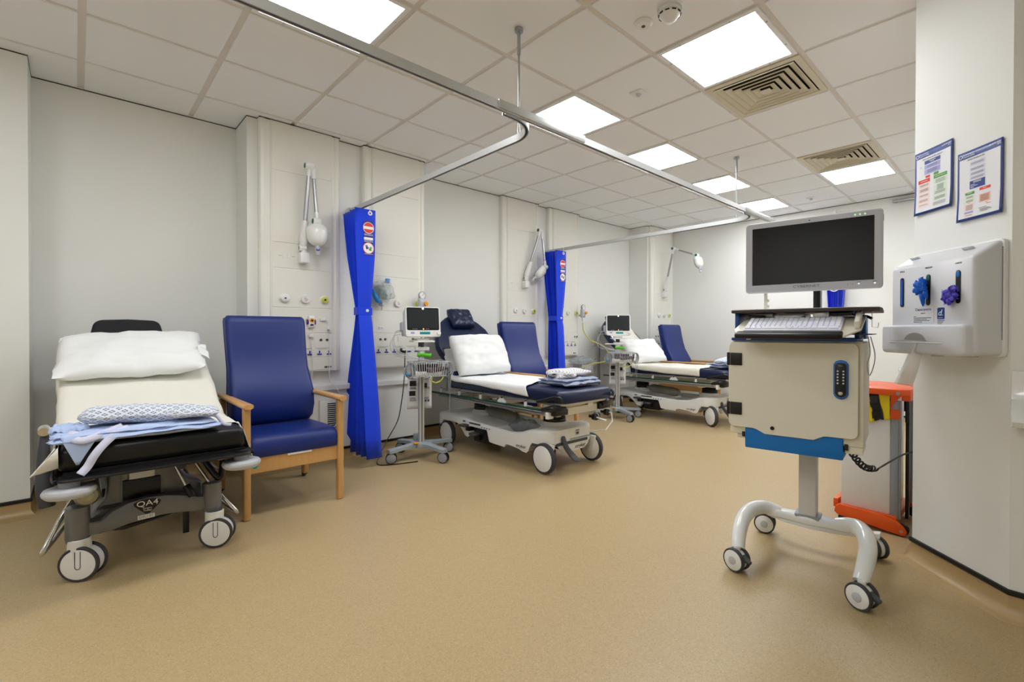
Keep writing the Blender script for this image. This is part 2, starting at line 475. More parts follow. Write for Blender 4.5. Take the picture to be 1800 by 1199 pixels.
for j in range(-9, 9):
    y = GY0 + G * j
    if -2.75 < y < 7.2: mb.box(-4.65, 1.85, y - .020, y + .020, CEIL + .0095, CEIL + .03)
struct(mb.build('ceiling_grid', TBAR, smooth=0))
struct(MB().box(-4.7, 1.9, -2.8, 7.3, CEIL + .16, CEIL + .2).build('ceiling_slab', VOID, smooth=0))
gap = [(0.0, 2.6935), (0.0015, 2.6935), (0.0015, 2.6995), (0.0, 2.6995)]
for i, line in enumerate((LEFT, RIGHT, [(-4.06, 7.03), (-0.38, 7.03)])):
    struct(sweep_wall('trim_%d' % (i + 6), line, gap, SLOT, 1))  # shade of the gap below the ceiling, laid on as thin dark strips

def ceil_light(i, j, label):
    cx, cy = GX0 + G * (i + .5), GY0 + G * (j + .5)
    t = thing('ceiling_light', label, 'light', (cx, cy, CEIL), 0, 'square ceiling light panels')
    mb = MB(); a, b = 0.288, 0.262
    for x0, x1, y0, y1 in ((-a, a, -a, -b), (-a, a, b, a), (-a, -b, -b, b), (b, a, -b, b)):
        mb.box(x0, x1, y0, y1, -0.004, 0.012, 0.001, 1)
    mb.build('light_frame', WHITEP, t, smooth=0)
    if label[0] != '#':
        for k in (-.14, .14):
            for sx, sy in ((k, -.275), (k, .275), (-.275, k), (.275, k)): MB().cyl((sx, sy, -0.007), (sx, sy, 0), 0.005, n=8).build('frame_screw', STEEL, t)
    MB().box(-b, b, -b, b, -0.002, 0.010).build('diffuser', LIGHT, t, smooth=0)
L_LABEL = {(-2, 0): 'square light panel partly behind the long curtain rail, beside the hanger rod', (-2, 2): 'square light panel, second along the rail from the first hanger rod',
  (-2, 4): 'square light panel beside the far hanger rod of the curtain rail', (-2, 6): 'square light panel nearest the far wall, above the computer screen', (-2, -3): 'square light panel cut by the photo\'s top edge, above the long curtain rail',
  (0, 0): 'large bright square light panel touching the nearer air vent', (0, 5): 'square light panel touching the farther air vent'}
for c in lights_c:
    ceil_light(c[0], c[1], L_LABEL.get(c, 'square light panel outside the photo, in the near end of the ward'))

def ceil_vent(i, j, label):
    cx, cy = GX0 + G * (i + .5), GY0 + G * (j + .5)
    t = thing('ceiling_vent', label, 'vent', (cx, cy, CEIL), 0, 'square ceiling air diffusers')
    mb = MB(); a, b = 0.288, 0.250
    for x0, x1, y0, y1 in ((-a, a, -a, -b), (-a, a, b, a), (-a, -b, -b, b), (b, a, -b, b)): mb.box(x0, x1, y0, y1, -0.003, 0.012, 0.001, 1)
    mb.build('vent_frame', LOUVRE, t, smooth=0)
    mb = MB(); mb.box(-.285, .285, -.285, .285, .10, .11)
    for x0, x1, y0, y1 in ((-.285, .285, -.285, -.27), (-.285, .285, .27, .285), (-.285, -.27, -.27, .27), (.27, .285, -.27, .27)): mb.box(x0, x1, y0, y1, .012, .10)
    mb.build('duct_box', VOID, t, smooth=0)
    for k in range(5):
        r0 = 0.238 - k * 0.042; r1 = r0 - 0.040
        mb = MB()
        ring = lambda r, z: [(-r, -r, z), (r, -r, z), (r, r, z), (-r, r, z)]
        r0 = .244 - k * .043; r1 = r0 - .037
        mb.loft([ring(r0, -.012), ring(r0, -.004), ring(r1, .010), ring(r1 - .001, .008), ring(r0 - .0025, -.006), ring(r0 - .0025, -.012)], caps=False, wrap=True)
        mb.build('louvre_ring', LOUVRE, t, smooth=0)
    MB().box(-.032, .032, -.032, .032, -.012, -.006, .002, 1).build('centre_plate', LOUVRE, t, smooth=0)
ceil_vent(0, 1, 'cream square louvred air vent beside the large near light panel')
ceil_vent(0, 4, 'cream square louvred air vent in front of the far light panel')
ceil_vent(0, -2, 'cream square louvred air vent at the photo\'s top edge')

# detectors
t = thing('smoke_detector', 'white domed smoke detector hanging from the ceiling at the photo\'s top edge', 'smoke detector', (-1.253, 2.13, CEIL))
MB().lathe([(0, 0), (.062, 0), (.062, -.012), (.052, -.016)], n=32).build('mounting_base', WHITEP, t)
MB().lathe([(.050, -.012), (.058, -.020), (.060, -.034), (.052, -.038)], n=32).build('detector_collar', WHITEG, t)
mb = MB(); mb.lathe([(.050, -.034), (.052, -.046), (.034, -.066), (.022, -.078), (.0, -.080)], n=32); mb.build('sensing_dome', WHITEP, t)
mb = MB()
for k in range(10):
    a = 2 * pi * k / 10; mb.at(Matrix.Rotation(a, 4, 'Z')).box(.0475, .0545, -.010, .010, -.048, -.043)
mb.at(Matrix.Identity(4)); mb.build('vent_slots', SLOT, t)
t = thing('alarm_indicator', 'small round white ceiling disc beside the domed smoke detector', 'detector', (-1.415, 2.146, CEIL))
MB().lathe([(0, 0), (.046, 0), (.048, -.006), (.036, -.018), (0, -.019)], n=32).build('disc_body', WHITEP, t)
MB().lathe([(.0, -.018), (.010, -.018), (.010, -.0215), (0, -.022)], n=16).build('indicator_window', DGREY, t)
for (x, y), lb in (((-1.85, 2.748), 'small square white motion sensor on the ceiling near the first hanger rod'), ((-1.855, 6.396), 'small square white motion sensor on the ceiling near the far wall')):
    t = thing('motion_sensor', lb, 'sensor', (x, y, CEIL), 0, 'ceiling motion sensors')
    MB().box(-.044, .044, -.044, .044, -.009, 0, .004).build('sensor_plate', WHITEP, t)
    MB().lathe([(.018, -.008), (.018, -.014), (.012, -.024), (0, -.028)], n=20).build('sensor_lens', LGREY, t)

# ------------------------------------------------------------------ curtain track
t = thing('curtain_track', 'grey metal curtain track running along the ward with two curved bay branches', 'curtain rail', (0, 0, 2.12))
RX = -1.69
def rail_prof(mb, pts, flat=True):
    """square rail with a dark underside slot, swept along plan points"""
    P = [V((x, y, 0)) for x, y in pts]; ro = []
    for i, p in enumerate(P):
        a = P[max(i - 1, 0)]; b = P[min(i + 1, len(P) - 1)]; tg = (b - a).normalized(); n = V((tg.y, -tg.x, 0))
        ro.append((p, n))
    mb.m(0)
    prof = [(-.011, .018), (.011, .018), (.011, -.018), (.006, -.018), (.006, -.008), (-.006, -.008), (-.006, -.018), (-.011, -.018)]
    mb.loft([[p + n * o + V((0, 0, z)) for o, z in prof] for p, n in ro])
    mb.m(1)
    mb.loft([[p + n * o + V((0, 0, z)) for o, z in ((-.0058, -.010), (.0058, -.010), (.0058, -.0085), (-.0058, -.0085))] for p, n in ro])
mb = MB(); rail_prof(mb, [(RX, -2.6), (RX, 7.03)]); mb.build('long_rail', [ALU, SLOT], t)
for y in (1.71, 4.41):
    mb = MB(); R = 0.20
    pts = [(-4.06 if y < 3 else -4.39, y)] + [(RX - .026 - R + R * sin(a), y - R + R * cos(a)) for a in [radians(d) for d in range(0, 91, 9)]] + [(RX - .026, y - R - .06)]
    rail_prof(mb, pts); mb.build('branch_rail', [ALU, SLOT], t)
    MB().box(RX - .016, RX + .016, y - R - .12, y + .28, -.014, .024, .003).build('rail_joiner', ALU, t)
    wx = -4.06 if y < 3 else -4.39
    MB().box(wx, wx + .02, y - .022, y + .022, -.03, .026, .004).build('wall_bracket', STEEL, t)
    mb = MB(); mb.cyl((-1.90, y, .56), (-1.90, y, .58), .022, n=16); mb.cyl((-1.90, y, .44), (-1.90, y, .58), .0095, n=14); mb.cyl((-1.90, y, .018), (-1.90, y, .46), .006, n=12)
    mb.cyl((-1.90, y, .015), (-1.90, y, .05), .008, n=12); mb.build('hanger_rod', STEEL, t)
# ------------------------------------------------------------------ bed-head service panels
SEAM = [0.775, 0.88, 1.073, 1.273, 1.576, 1.773, 2.32, 2.695]
def gas_outlet(t, y, z, kind):
    if kind == 'white':
        MB().lathe([(.036, 0), (.036, .006), (.030, .012), (.029, .020), (.022, .024), (0, .024)], (0.06, y, z), (1, 0, 0), 32).build('gas_outlet', WHITEP, t)
        p = MB().lathe([(.007, 0), (.007, .0265), (0, .0265)], (0.06, y, z), (1, 0, 0), 14).build('outlet_socket', DGREY, t)
    elif kind == 'rose':
        MB().lathe([(.034, 0), (.034, .010), (.031, .022), (0, .023)], (0.06, y, z), (1, 0, 0), 32).build('blank_gas_outlet', WHITEP, t)
        mb = MB()
        for k in range(4): mb.at(Matrix.Translation((0.0832, y, z)) @ Matrix.Rotation(radians(35), 4, 'X')).box(0, .0006, -.015 + k * .002, .012 - k * .002, -.014 + k * .008, -.011 + k * .008)
        mb.build('outlet_print', ROSE, t)
    else:
        MB().lathe([(.036, 0), (.036, .006), (.030, .010), (0, .010)], (0.06, y, z), (1, 0, 0), 32).build('outlet_rim', WHITEP, t)
        MB().lathe([(.028, .009), (.028, .018), (.024, .021), (0, .021)], (0.06, y, z), (1, 0, 0), 28).build('vacuum_outlet', YELLOW, t)
        MB().lathe([(.009, .020), (.009, .023), (0, .023)], (0.06, y, z), (1, 0, 0), 14).build('outlet_socket', DGREY, t)

def uk_socket(t, y, z):
    mb = MB()
    mb.box(.0630, .0642, y - .0055, y + .0055, z - .004, z + .018, .0004, 1)
    mb.box(.0630, .0642, y - .019, y + .019, z - .017, z - .006, .0004, 1)
    mb.build('power_socket', SOCKBLUE, t)

def bed_panel(label, x, y0, outlets, sockets, studs=(), data=(), switch=(), tag_y=.50, lampmark=True):
    t = thing('bedhead_panel', label, 'wall panel', (x, y0, 0), 0, 'cream bed-head service panels')
    mb = MB()
    # chamfered side channels and back body in plan, full height up to the ceiling
    mb.prism([(0, 0), (.040, 0), (.052, .010), (.055, .030), (.048, .048), (.048, .070), (.056, .076), (.056, .536), (.048, .542), (.048, .556), (.055, .568), (.052, .590), (.040, .60), (0, .60)], .768, 2.698)
    mb.build('panel_body', PANELS, t, smooth=0)
    for a, b in zip(SEAM, SEAM[1:]):
        MB().box(.050, .060, .082, .530, a + .0030, b - .0030, .0015, 1).build('fascia_plate', PANEL, t, smooth=0)
    MB().box(0, .0575, -.0005, .6005, 2.694, 2.6985).build('top_shadow_gap', SLOT, t, smooth=0)  # dark strip painting the shade line between panel head and ceiling
    for y, k in outlets: gas_outlet(t, y, 1.345, k)
    for y in sockets: uk_socket(t, y, .915)
    if sockets:
        mb = MB()
        for a, b in ((.12, .22), (.28, .37), (.40, .51)):
            for zz, q in ((.952, 0), (.944, .02)):
                y = a + q
                while y < b - q: mb.box(.0600, .0604, y, y + .006, zz, zz + .003); y += .009
        mb.build('socket_lettering', INK, t, smooth=0)
    for y in studs: MB().lathe([(.011, 0), (.011, .004), (.007, .007), (.004, .009), (0, .009)], (.060, y, 1.02), (1, 0, 0), 18).build('earth_stud', mat_stud, t)
    for y in data:
        MB().box(.060, .063, y - .026, y + .026, 1.104, 1.136, .002, 1).build('data_socket', WHITEP, t)
        mb = MB()
        for s in (-.013, .013): mb.box(.0628, .0635, y + s - .008, y + s + .008, 1.112, 1.128)
        mb.build('data_port', LGREY, t, smooth=0)
    for y in switch: MB().box(.060, .066, y - .010, y + .010, .998, 1.044, .002, 1).build('rocker_switch', WHITEP, t)
    if lampmark:
        mb = MB()
        for s in (-.025, .010): mb.box(.060, .063, .18 + s, .18 + s + .016, 1.655, 1.69, .002, 1)
        for y in (.13, .142, .225, .237): mb.m(1).box(.060, .0605, y, y + .007, 1.671, 1.674)
        mb.build('lamp_switch', [WHITEP, INK], t, smooth=0)
    mb = MB(); mb.box(.060, .0607, tag_y - .03, tag_y - .008, .79, .806); mb.m(1).box(.060, .0607, tag_y - .006, tag_y + .028, .79, .806)
    mb.build('rating_label', [INK, GREYP], t, smooth=0)
    return t
mat_stud = mat('dark_brass', rgb(92, 92, 60), 0.4, metal=0.6)
S6 = (.13, .205, .28, .355, .43, .505)
bed_panel('cream wall panel behind the tall blue armchair beside the black trolley', -4.06, 1.0, ((.17, 'white'), (.32, 'rose'), (.47, 'yellow')), S6, (.442, .491))
bed_panel('cream wall panel behind the first monitor stand, with the oxygen mask bag', -4.06, 1.805, ((.315, 'rose'), (.515, 'yellow')), S6, (.15, .195, .47), (.15,), (.325,), lampmark=False)
bed_panel('cream wall panel behind the armchair of the middle bay, left of its curtain', -4.39, 3.645, ((.20, 'white'), (.35, 'rose'), (.50, 'yellow')), S6, (.44, .49))
bed_panel('cream wall panel right of the second blue curtain, with a yellow suction tube', -4.39, 4.43, ((.12, 'white'), (.36, 'rose'), (.52, 'yellow')), S6, (.50, .545), (), (.30, .34), lampmark=False)
bed_panel('cream wall panel in the far corner, under the outstretched lamp', -4.06, 6.31, ((.20, 'white'), (.35, 'rose'), (.50, 'yellow')), S6, (.13, .19), (.16,), (), lampmark=True)

# ------------------------------------------------------------------ examination lamps
def lamp(label, x, y, z, elbow, hinge, headdir, headside, hub=None):
    """wall bracket at (x,y,z); two sprung arms meeting at elbow; head at hinge. Points are relative to the bracket."""
    t = thing('reading_lamp', label, 'lamp', (x, y, z), 0, 'jointed wall lamps on the bed-head panels')
    hub = V(hub or (.05, -.01, .075)); elbow, hinge = V(elbow), V(hinge)
    MB().box(0, .075, -.036, .036, -.042, .042, .010, 3).build('wall_bracket', WHITEP, t)
    mb = MB(); mb.cyl((.045, 0, .04), (hub.x, hub.y, hub.z), .018, n=18); mb.cyl(hub + V((-.006, -.026, 0)), hub + V((.006, .026, 0)), .022, n=22, bev=.003)
    mb.build('swivel_hub', WHITEP, t)
    mb = MB(); mb.cyl(hub + V((0, -.0275, 0)), hub + V((0, .0275, 0)), .016, n=18); mb.build('hub_cap', GREENDOT, t)
    d = (elbow - hub)
    mb = MB(); mb.tube([hub + d * .02, hub + d * .10, hub + d * .33], .02, n=12, radii=[.024, .034, .022]); mb.m(1); mb.cyl(hub + d * .30, hub + d * .90, .0150, n=14)
    mb.m(0).tube([hub + d * .88, hub + d * .93, elbow], .016, n=12); mb.build('lower_arm', [WHITEP, STEEL], t)
    mb = MB(); mb.cyl(elbow + V((0, -.034, 0)), elbow + V((0, .034, 0)), .026, n=24, bev=.004); mb.build('elbow_joint', WHITEP, t)
    MB().cyl(elbow + V((0, -.036, 0)), elbow + V((0, .036, 0)), .019, n=20).build('joint_cap', GREENDOT, t)
    e2 = elbow + V((0, .026, 0)); d = hinge - e2
    mb = MB(); mb.tube([e2, e2 + d * .08, e2 + d * .22], .018, n=12); mb.m(1).cyl(e2 + d * .17, e2 + d * .85, .0135, n=14); mb.m(0).tube([e2 + d * .84, e2 + d * .93, hinge], .017, n=12)
    mb.build('upper_arm', [WHITEP, STEEL], t)
    mb = MB(); mb.cyl(hinge + V((0, -.032, 0)), hinge + V((0, .026, 0)), .027, n=24, bev=.004); mb.build('head_joint', WHITEP, t)
    MB().cyl(hinge + V((0, -.034, 0)), hinge + V((0, .028, 0)), .019, n=20).build('joint_cap', GREENDOT, t)
    # head: a domed shield, long axis headdir, dome side headside
    a = V(headdir).normalized(); b = V(headside); b = (b - a * b.dot(a)).normalized(); c = a.cross(b)
    o = hinge + a * .105
    mb = MB(); rings = []
    for k in range(13):
        s = -1 + 2 * k / 12; hw = .078 * max(0.03, 1 - abs(s) ** 3.2) ** .5 * (1 - .10 * s); hd = .062 * max(0.02, 1 - abs(s) ** 2.6) ** .5
        rings.append([o + a * (s * .092) + c * (hw * cos(q)) + b * (hd * sin(q) if sin(q) > 0 else .022 * sin(q) * min(1, hd / .03)) for q in [2 * pi * j / 24 for j in range(24)]])
    mb.loft(rings); h = mb.build('lamp_head', WHITEG, t)
    mb = MB(); rings = []
    for k in range(9):
        s = -1 + 2 * k / 8; hw = .070 * max(0.03, 1 - abs(s) ** 3) ** .5
        rings.append([o + a * (s * .086 + .004) + c * (hw * cos(q)) - b * (.020 + .006 * sin(q)) for q in [2 * pi * j / 20 for j in range(20)]])
    mb.loft(rings); mb.build('lamp_lens', LGREY, h)
    g = o + a * .085 + b * .004
    mb = MB(); mb.tube([g, g + a * .03 + b * .006, g + a * .075 + b * .004], .018, n=12, radii=[.014, .019, .014]); mb.build('head_handle', LGREY, h)
    MB().lathe([(.013, .0), (.013, .022), (0, .024)], g + a * .035 + b * .0, b, 18).build('handle_button', SOCKBLUE, h)
    return t
lamp('folded wall lamp with steel arms on the panel above the tall blue armchair', -4.0, 1.30, 1.665, (.075, .03, .715), (.11, .075, .285), (.05, .0, -1), (1, -.25, .1))
lamp('folded wall lamp in the middle bay, its head hanging against the blue curtain', -4.33, 3.985, 1.665, (.09, .19, .68), (.14, .235, .225), (-.15, -.7, -.62), (.5, -.3, -.9))
lamp('wall lamp on the far corner panel with its arm stretched out sideways', -4.0, 6.62, 1.665, (.23, -.08, .68), (.62, -.10, .535), (.25, -.1, -1), (1, -.2, .2))

# ------------------------------------------------------------------ small wall items
t = thing('call_handset', 'purple and white nurse-call handset hanging on the panel beside the tall armchair', 'handset', (-4.0, 1.362, 1.16))
MB().cushion((.016, 0, .004), (0, .024, 0), (0, 0, .050), (.018, 0, 0), 14, 3, .45).build('handset_body', WHITEP, t)
mb = MB()
for s in (-1, 1): mb.cushion((.013, s * .026, .004), (0, .010, 0), (0, 0, .020), (.014, 0, 0), 10, 2.4, .5)
mb.build('side_buttons', PURPLE, t)
MB().lathe([(.018, 0), (.018, .004), (.014, .006), (0, .006)], (.030, 0, .016), (1, 0, 0), 20).build('call_button', AMBER, t)
MB().lathe([(.008, 0), (.008, .004), (0, .004)], (.0345, 0, .016), (1, 0, 0), 16).build('button_symbol', BLACKINK, t)
MB().cushion((.030, 0, -.018), (0, .015, 0), (0, 0, .010), (.005, 0, 0), 8, 2.4, .5).build('handset_badge', PURPLE, t)
MB().box(.004, .022, -.018, .014, -.118, -.088, .003).build('cord_clip', WHITEP, t)
mb = MB(); mb.tube([(.012, 0, -.045), (.012, -.002, -.09), (.012, .004, -.2), (.012, .012, -.33), (.02, 0, -.45), (.05, -.045, -.56)], .0028, n=8, smooth=6); mb.build('handset_cord', WHITEP, t)
t = thing('charger_lead', 'thin white lead hanging from the upper right of the panel beside the armchair', 'cable', (-4.0, 1.455, 1.185))
MB().box(0, .018, -.024, .024, -.012, .012, .005).build('lead_plug', WHITEP, t)
mb = MB(); mb.tube([(.018, .02, 0), (.030, .034, -.015), (.024, .036, -.055)], .003, n=8, smooth=5); mb.m(0).box(.014, .032, .026, .046, -.10, -.055, .004)
mb.tube([(.022, .036, -.10), (.016, .048, -.2), (.012, .05, -.38), (.02, .055, -.5), (.07, .10, -.585), (.09, .105, -.78), (.06, .02, -.95), (.04, -.03, -1.03)], .0028, n=8, smooth=6)
mb.build('lead_cord', WHITEP, t)
MB().box(.0135, .0325, .027, .045, -.096, -.078, .001, 1).build('lead_label', GREYP, t)
t = thing('wall_vent', 'white low wall grille with black slots behind the tall armchair\'s right leg', 'grille', (-4.06, 1.52, .39))
MB().box(0, .022, -.075, .075, -.13, .13, .006).build('grille_case', WHITEP, t)
mb = MB()
for k in range(13): mb.box(.0215, .0235, -.012, .062, -.105 + k * .0165, -.096 + k * .0165)
mb.build('grille_slots', SLOT, t, smooth=0)
t = MB().box(0, .012, -.02, .015, -.022, .022, .003).build('wall_tag', mat('lilac_tag', rgb(96, 110, 176), .5)); t.location = (-4.07, -.366, .545)
tag(t, 'small blue-violet tag on the wall at the photo\'s left edge', 'tag')

# oxygen mask bags
def mask(label, x, y, z, s=1.0):
    t = thing('oxygen_mask_bag', label, 'mask', (x, y, z), 0, 'bagged oxygen masks on the bed-head panels')
    random.seed(3)
    def puff(u, w, sg, k):
        n = noise.noise_vector(V((u * 2.6, w * 2.6, sg + z))); return n * .030 * s * k
    MB().cushion((.055, .01, .02), (0, .085 * s, .02), (0, -.02, .085 * s), (.045, 0, 0), 22, 4, .5, puff).build('clear_bag', CLEARPL, t)
    mb = MB(); mb.tube([(.05, -.085 * s, .02), (.07, -.075 * s, -.035 * s), (.06, -.045 * s, -.075 * s), (.05, -.01, -.085 * s)], .02, n=10, smooth=6, radii=[.012, .022, .020, .010]); mb.build('mask_tube', MASKBLUE, t)
    MB().box(.04, .075, .03 * s, .060 * s, .085 * s, .125 * s, .004).build('blue_cap', MASKBLUE, t)
    MB().cushion((.06, 0, -.01), (0, .04 * s, 0), (0, 0, .05 * s), (.03, 0, 0), 10, 2.5, .5).build('face_mask', mat('mask_green_%d' % int(z * 1000 + y * 10), rgb(170, 200, 196), .3, alpha=.7), t)
    mb = MB(); mb.lathe([(.02, 0), (.02, .03), (.012, .034), (.012, .06), (0, .06)], (.02, 0, -.10 * s), (1, 0, 0), 16); mb.cyl((.04, 0, -.10 * s), (.04, 0, -.155 * s), .006, n=10); mb.build('flow_valve', LGREY, t)
mask('bagged oxygen mask with blue tubing on the panel right of the first curtain', -3.995, 1.945, 1.43)
mask('bagged oxygen mask half hidden behind the second curtain', -4.325, 4.515, 1.43, .9)

def regulator(label, x, y, z, tube):
    t = thing('suction_regulator', label, 'gauge', (x, y, z), 0, 'vacuum regulators on the bed-head panels')
    mb = MB(); mb.tube([(.02, 0, -.05), (.06, 0, -.05)], .012, n=12); mb.cushion((.085, 0, -.02), (0, .038, 0), (0, 0, .062), (.032, 0, 0), 14, 3, .45); mb.build('regulator_body', LGREY, t)
    MB().lathe([(.033, 0), (.036, .004), (.036, .024), (.031, .028)], (.075, 0, .064), (1, 0, 0), 28).build('gauge_rim', STEEL, t)
    g = MB().lathe([(0, .0), (.031, 0), (.031, .002), (0, .002)], (.098, 0, .064), (1, 0, 0), 28).build('gauge_face', WHITEP, t)
    mb = MB(); mb.at(Matrix.Translation((.1012, 0, .064)) @ Matrix.Rotation(radians(-35), 4, 'X')).box(0, .0006, -.0015, .0015, -.008, .024)
    mb.at(Matrix.Identity(4)); 
    for k in range(9):
        a = radians(-120 + 30 * k); mb.at(Matrix.Translation((.1005, 0, .064)) @ Matrix.Rotation(a, 4, 'X')).box(0, .0004, -.0007, .0007, .021, .027)
    mb.build('gauge_needle', BLACKINK, g)
    MB().lathe([(.019, 0), (.020, .004), (.020, .022), (.016, .026), (0, .026)], (.112, .02, -.015), (1, 0, 0), 20).build('control_knob', AMBER, t)
    mb = MB(); mb.cyl((.085, 0, -.075), (.085, 0, -.12), .017, n=16, bev=.003); mb.cyl((.085, 0, -.12), (.085, 0, -.15), .009, n=12); mb.build('outlet_spigot', WHITEP, t)
    if tube:
        mb = MB(); mb.tube(tube, .0075, n=10, smooth=10); o = mb.build('suction_tube', YELLOWT, t)
    return t
regulator('vacuum regulator with dial and orange knob above the first monitor', -4.0, 2.32, 1.36, [(.085, 0, -.145), (.085, .0, -.3), (.08, -.02, -.48), (.11, .0, -.57)])
regulator('vacuum regulator with a long yellow tube on the panel by the second curtain', -4.33, 5.0, 1.36, [(.085, 0, -.145), (.09, .01, -.26), (.13, .09, -.38), (.25, .19, -.45), (.36, .2, -.54), (.37, .16, -.66), (.26, .02, -.70), (.14, -.08, -.76), (.06, -.2, -.80)])

# black plug and lead, first monitor
t = thing('power_lead', 'black plug with lead running from the wall panel down to the floor', 'cable', (-4.0, 2.16, .915))
MB().box(.004, .045, -.022, .022, -.022, .022, .006).build('plug', BLACKP, t)
mb = MB(); mb.tube([(.045, 0, 0), (.062, .0, -.03), (.066, -.01, -.25), (.075, -.04, -.45), (.11, -.10, -.62), (.20, -.25, -.76), (.26, -.34, -.86), (.30, -.38, -.907), (.38, -.34, -.910), (.46, -.10, -.909)], .0045, n=8, smooth=8); mb.build('lead', BLACKP, t)

# shelf-side boxes below the fourth panel
t = thing('waste_caddy', 'small grey wall box with a clear bag below the suction tube', 'box', (-4.356, 5.05, .60))
MB().box(0, .16, -.12, .12, -.09, .055, .008).build('caddy_body', LGREY, t)
mb = MB(); mb.cushion((.10, -.05, .10), (0, .20, .01), (.09, 0, 0), (0, 0, .05), 18, 3, .5, lambda u, w, s, k: noise.noise_vector(V((u * 3, w * 3, s))) * .02 * k); mb.build('clear_liner', CLEARPL, t)
MB().box(.1605, .162, -.07, .07, -.06, .02).build('caddy_label', PALELAV, t)
mb = MB(); mb.box(0, .012, -.032, .032, -.045, .045, .004); o = mb.build('wall_socket', CREAMW); o.location = (-4.39, 5.42, .93)
tag(o, 'cream wall socket left of the second monitor stand', 'socket')

# ------------------------------------------------------------------ curtains
def curtain(label, x0, x1, y0, y1, ztop, bkw, bkb, hw_, hb, fb):
    """bundle stacked along the branch rail, flat end panel facing the room, gathered by a tie"""
    t = thing('privacy_curtain', label, 'curtain', (x1, (y0 + y1) / 2, 0), 0, 'tied royal blue bay curtains')
    cy = (y0 + y1) / 2; w = (y1 - y0) / 2; L = x1 - x0
    zs = [0.07, .25, .5, .75, 1.0, 1.15, 1.215, 1.255, 1.30, 1.45, 1.7, 1.9, ztop]
    NP = 14
    def ext(z):
        # front x offset, back x offset, half depth, y shift
        f = lerp_table([(0.07, fb), (.6, fb * .6), (1.18, -.012), (1.25, -.034), (1.32, -.018), (1.7, 0), (ztop, 0)], z)
        bk = lerp_table([(0.07, bkb), (.6, bkb + (bkw - bkb) * .38), (1.18, bkw * .93), (1.25, bkw), (1.4, bkw * .78), (1.75, bkw * .3), (ztop, 0)], z)
        h = lerp_table([(0.07, hb), (.6, (hb + hw_) / 2 + .004), (1.18, hw_ + .003), (1.25, hw_), (1.35, hw_ + .005), (1.75, w * .94), (ztop, w)], z)
        sh = lerp_table([(0.07, .04), (1.25, .005), (ztop, 0)], z)
        return f, bk, h, sh
    random.seed(int(y0 * 100))
    jit = [(random.uniform(-.008, .008), random.uniform(-.025, .01)) for _ in range(NP + 1)]
    rows = []
    for z in zs:
        f, bk, h, sh = ext(z); row = []
        X0, X1 = x0 + bk - x1, f
        for k in range(NP + 1):
            s = 1 if k % 2 else -1
            x = X0 + (X1 - X0) * (k / NP) ** .92
            dx, dh = jit[k]
            if k == NP: row.append((X1, h + sh, z)); continue
            if k == NP - 1: row.append((X1 - .002, -h + sh, z)); continue
            row.append((x + dx, s * (h + dh - .01) + sh, z + (.012 * noise.noise(V((k * 1.3, y0, 0))) if z == zs[0] else 0)))
        # make the last panel exactly the flat room-facing one
        rows.append(row)
    # resample each pleat softly
    mb = MB()
    R = []
    for row in rows:
        out = []
        for a, b in zip(row, row[1:]):
            for q in range(3): out.append(tuple(V(a).lerp(V(b), q / 3)))
        out.append(row[-1]); R.append(out)
    for i in range(len(R) - 1):
        pass
    mb.loft(R, caps=False, ring_closed=False)
    mb.build('curtain_cloth', CURT, t, smooth=25, solid=.003)
    # tie strap with a button
    f, bk, h, sh = ext(1.25)
    mb = MB(); X0, X1 = x0 + bk - x1 + .025, f + .006
    ring = [(X0, -h + sh - .005), (X1, -h + sh - .008), (X1 + .004, -h + sh), (X1 + .004, h + sh), (X1, h + sh + .012), (X0, h + sh + .012)]
    mb.loft([[(x, y, z) for x, y in ring] for z in (1.222, 1.284)], caps=False); mb.build('tie_strap', CURT, t, smooth=0, solid=.004)
    MB().lathe([(0, 0), (.013, .0), (.012, .006), (0, .008)], (X1 + .006, sh + .02, 1.258), (1, 0, 0), 18).build('tie_button', WHITEG, t)
    # hook tag at the top corner
    MB().lathe([(.018, 0), (.018, .003), (.008, .003), (.008, 0)], (.003, w * .45, ztop - .03), (1, 0, 0), 20).build('hook_disc', WHITEP, t)
    MB().cyl((.001, w * .45, ztop - .02), (.001, w * .45, ztop + .052), .003, n=8).build('rail_hook', WHITEP, t)
    # printed sign on the end panel
    s = MB().box(.0022, .0036, -.012, w * .72, 1.705, 1.985).build('curtain_sign', NAVYSIGN, t, smooth=0)
    cyy = (-.012 + w * .72) / 2
    disc = lambda mb, y, z, r, x: mb.lathe([(0, 0), (r, 0), (r, .0006), (0, .0006)], (x, y, z), (1, 0, 0), 36)
    mb = MB(); disc(mb, cyy, 1.925, .046, .0036); disc(mb, cyy, 1.762, .046, .0036); mb.box(.0037, .0045, cyy - .038, cyy + .038, 1.828, 1.848)
    for z in (1.872, 1.864, 1.820, 1.812, 1.712): 
        y = cyy - .036
        while y < cyy + .034: mb.box(.0036, .0041, y, y + .005, z, z + .0032); y += .0075
    mb.build('sign_white_print', WHITEINK, s, smooth=0)
    mb = MB(); disc(mb, cyy, 1.925, .042, .0043); mb.build('no_entry_disc', REDINK, s)
    MB().box(.0048, .0054, cyy - .040, cyy + .040, 1.914, 1.936).build('no_entry_bar', WHITEINK, s, smooth=0)
    mb = MB(); mb.lathe([(.0455, 0), (.0455, .0008), (.042, .0008), (.042, 0)], (.0040, cyy, 1.762), (1, 0, 0), 36); mb.build('disc_ring', REDINK, s)
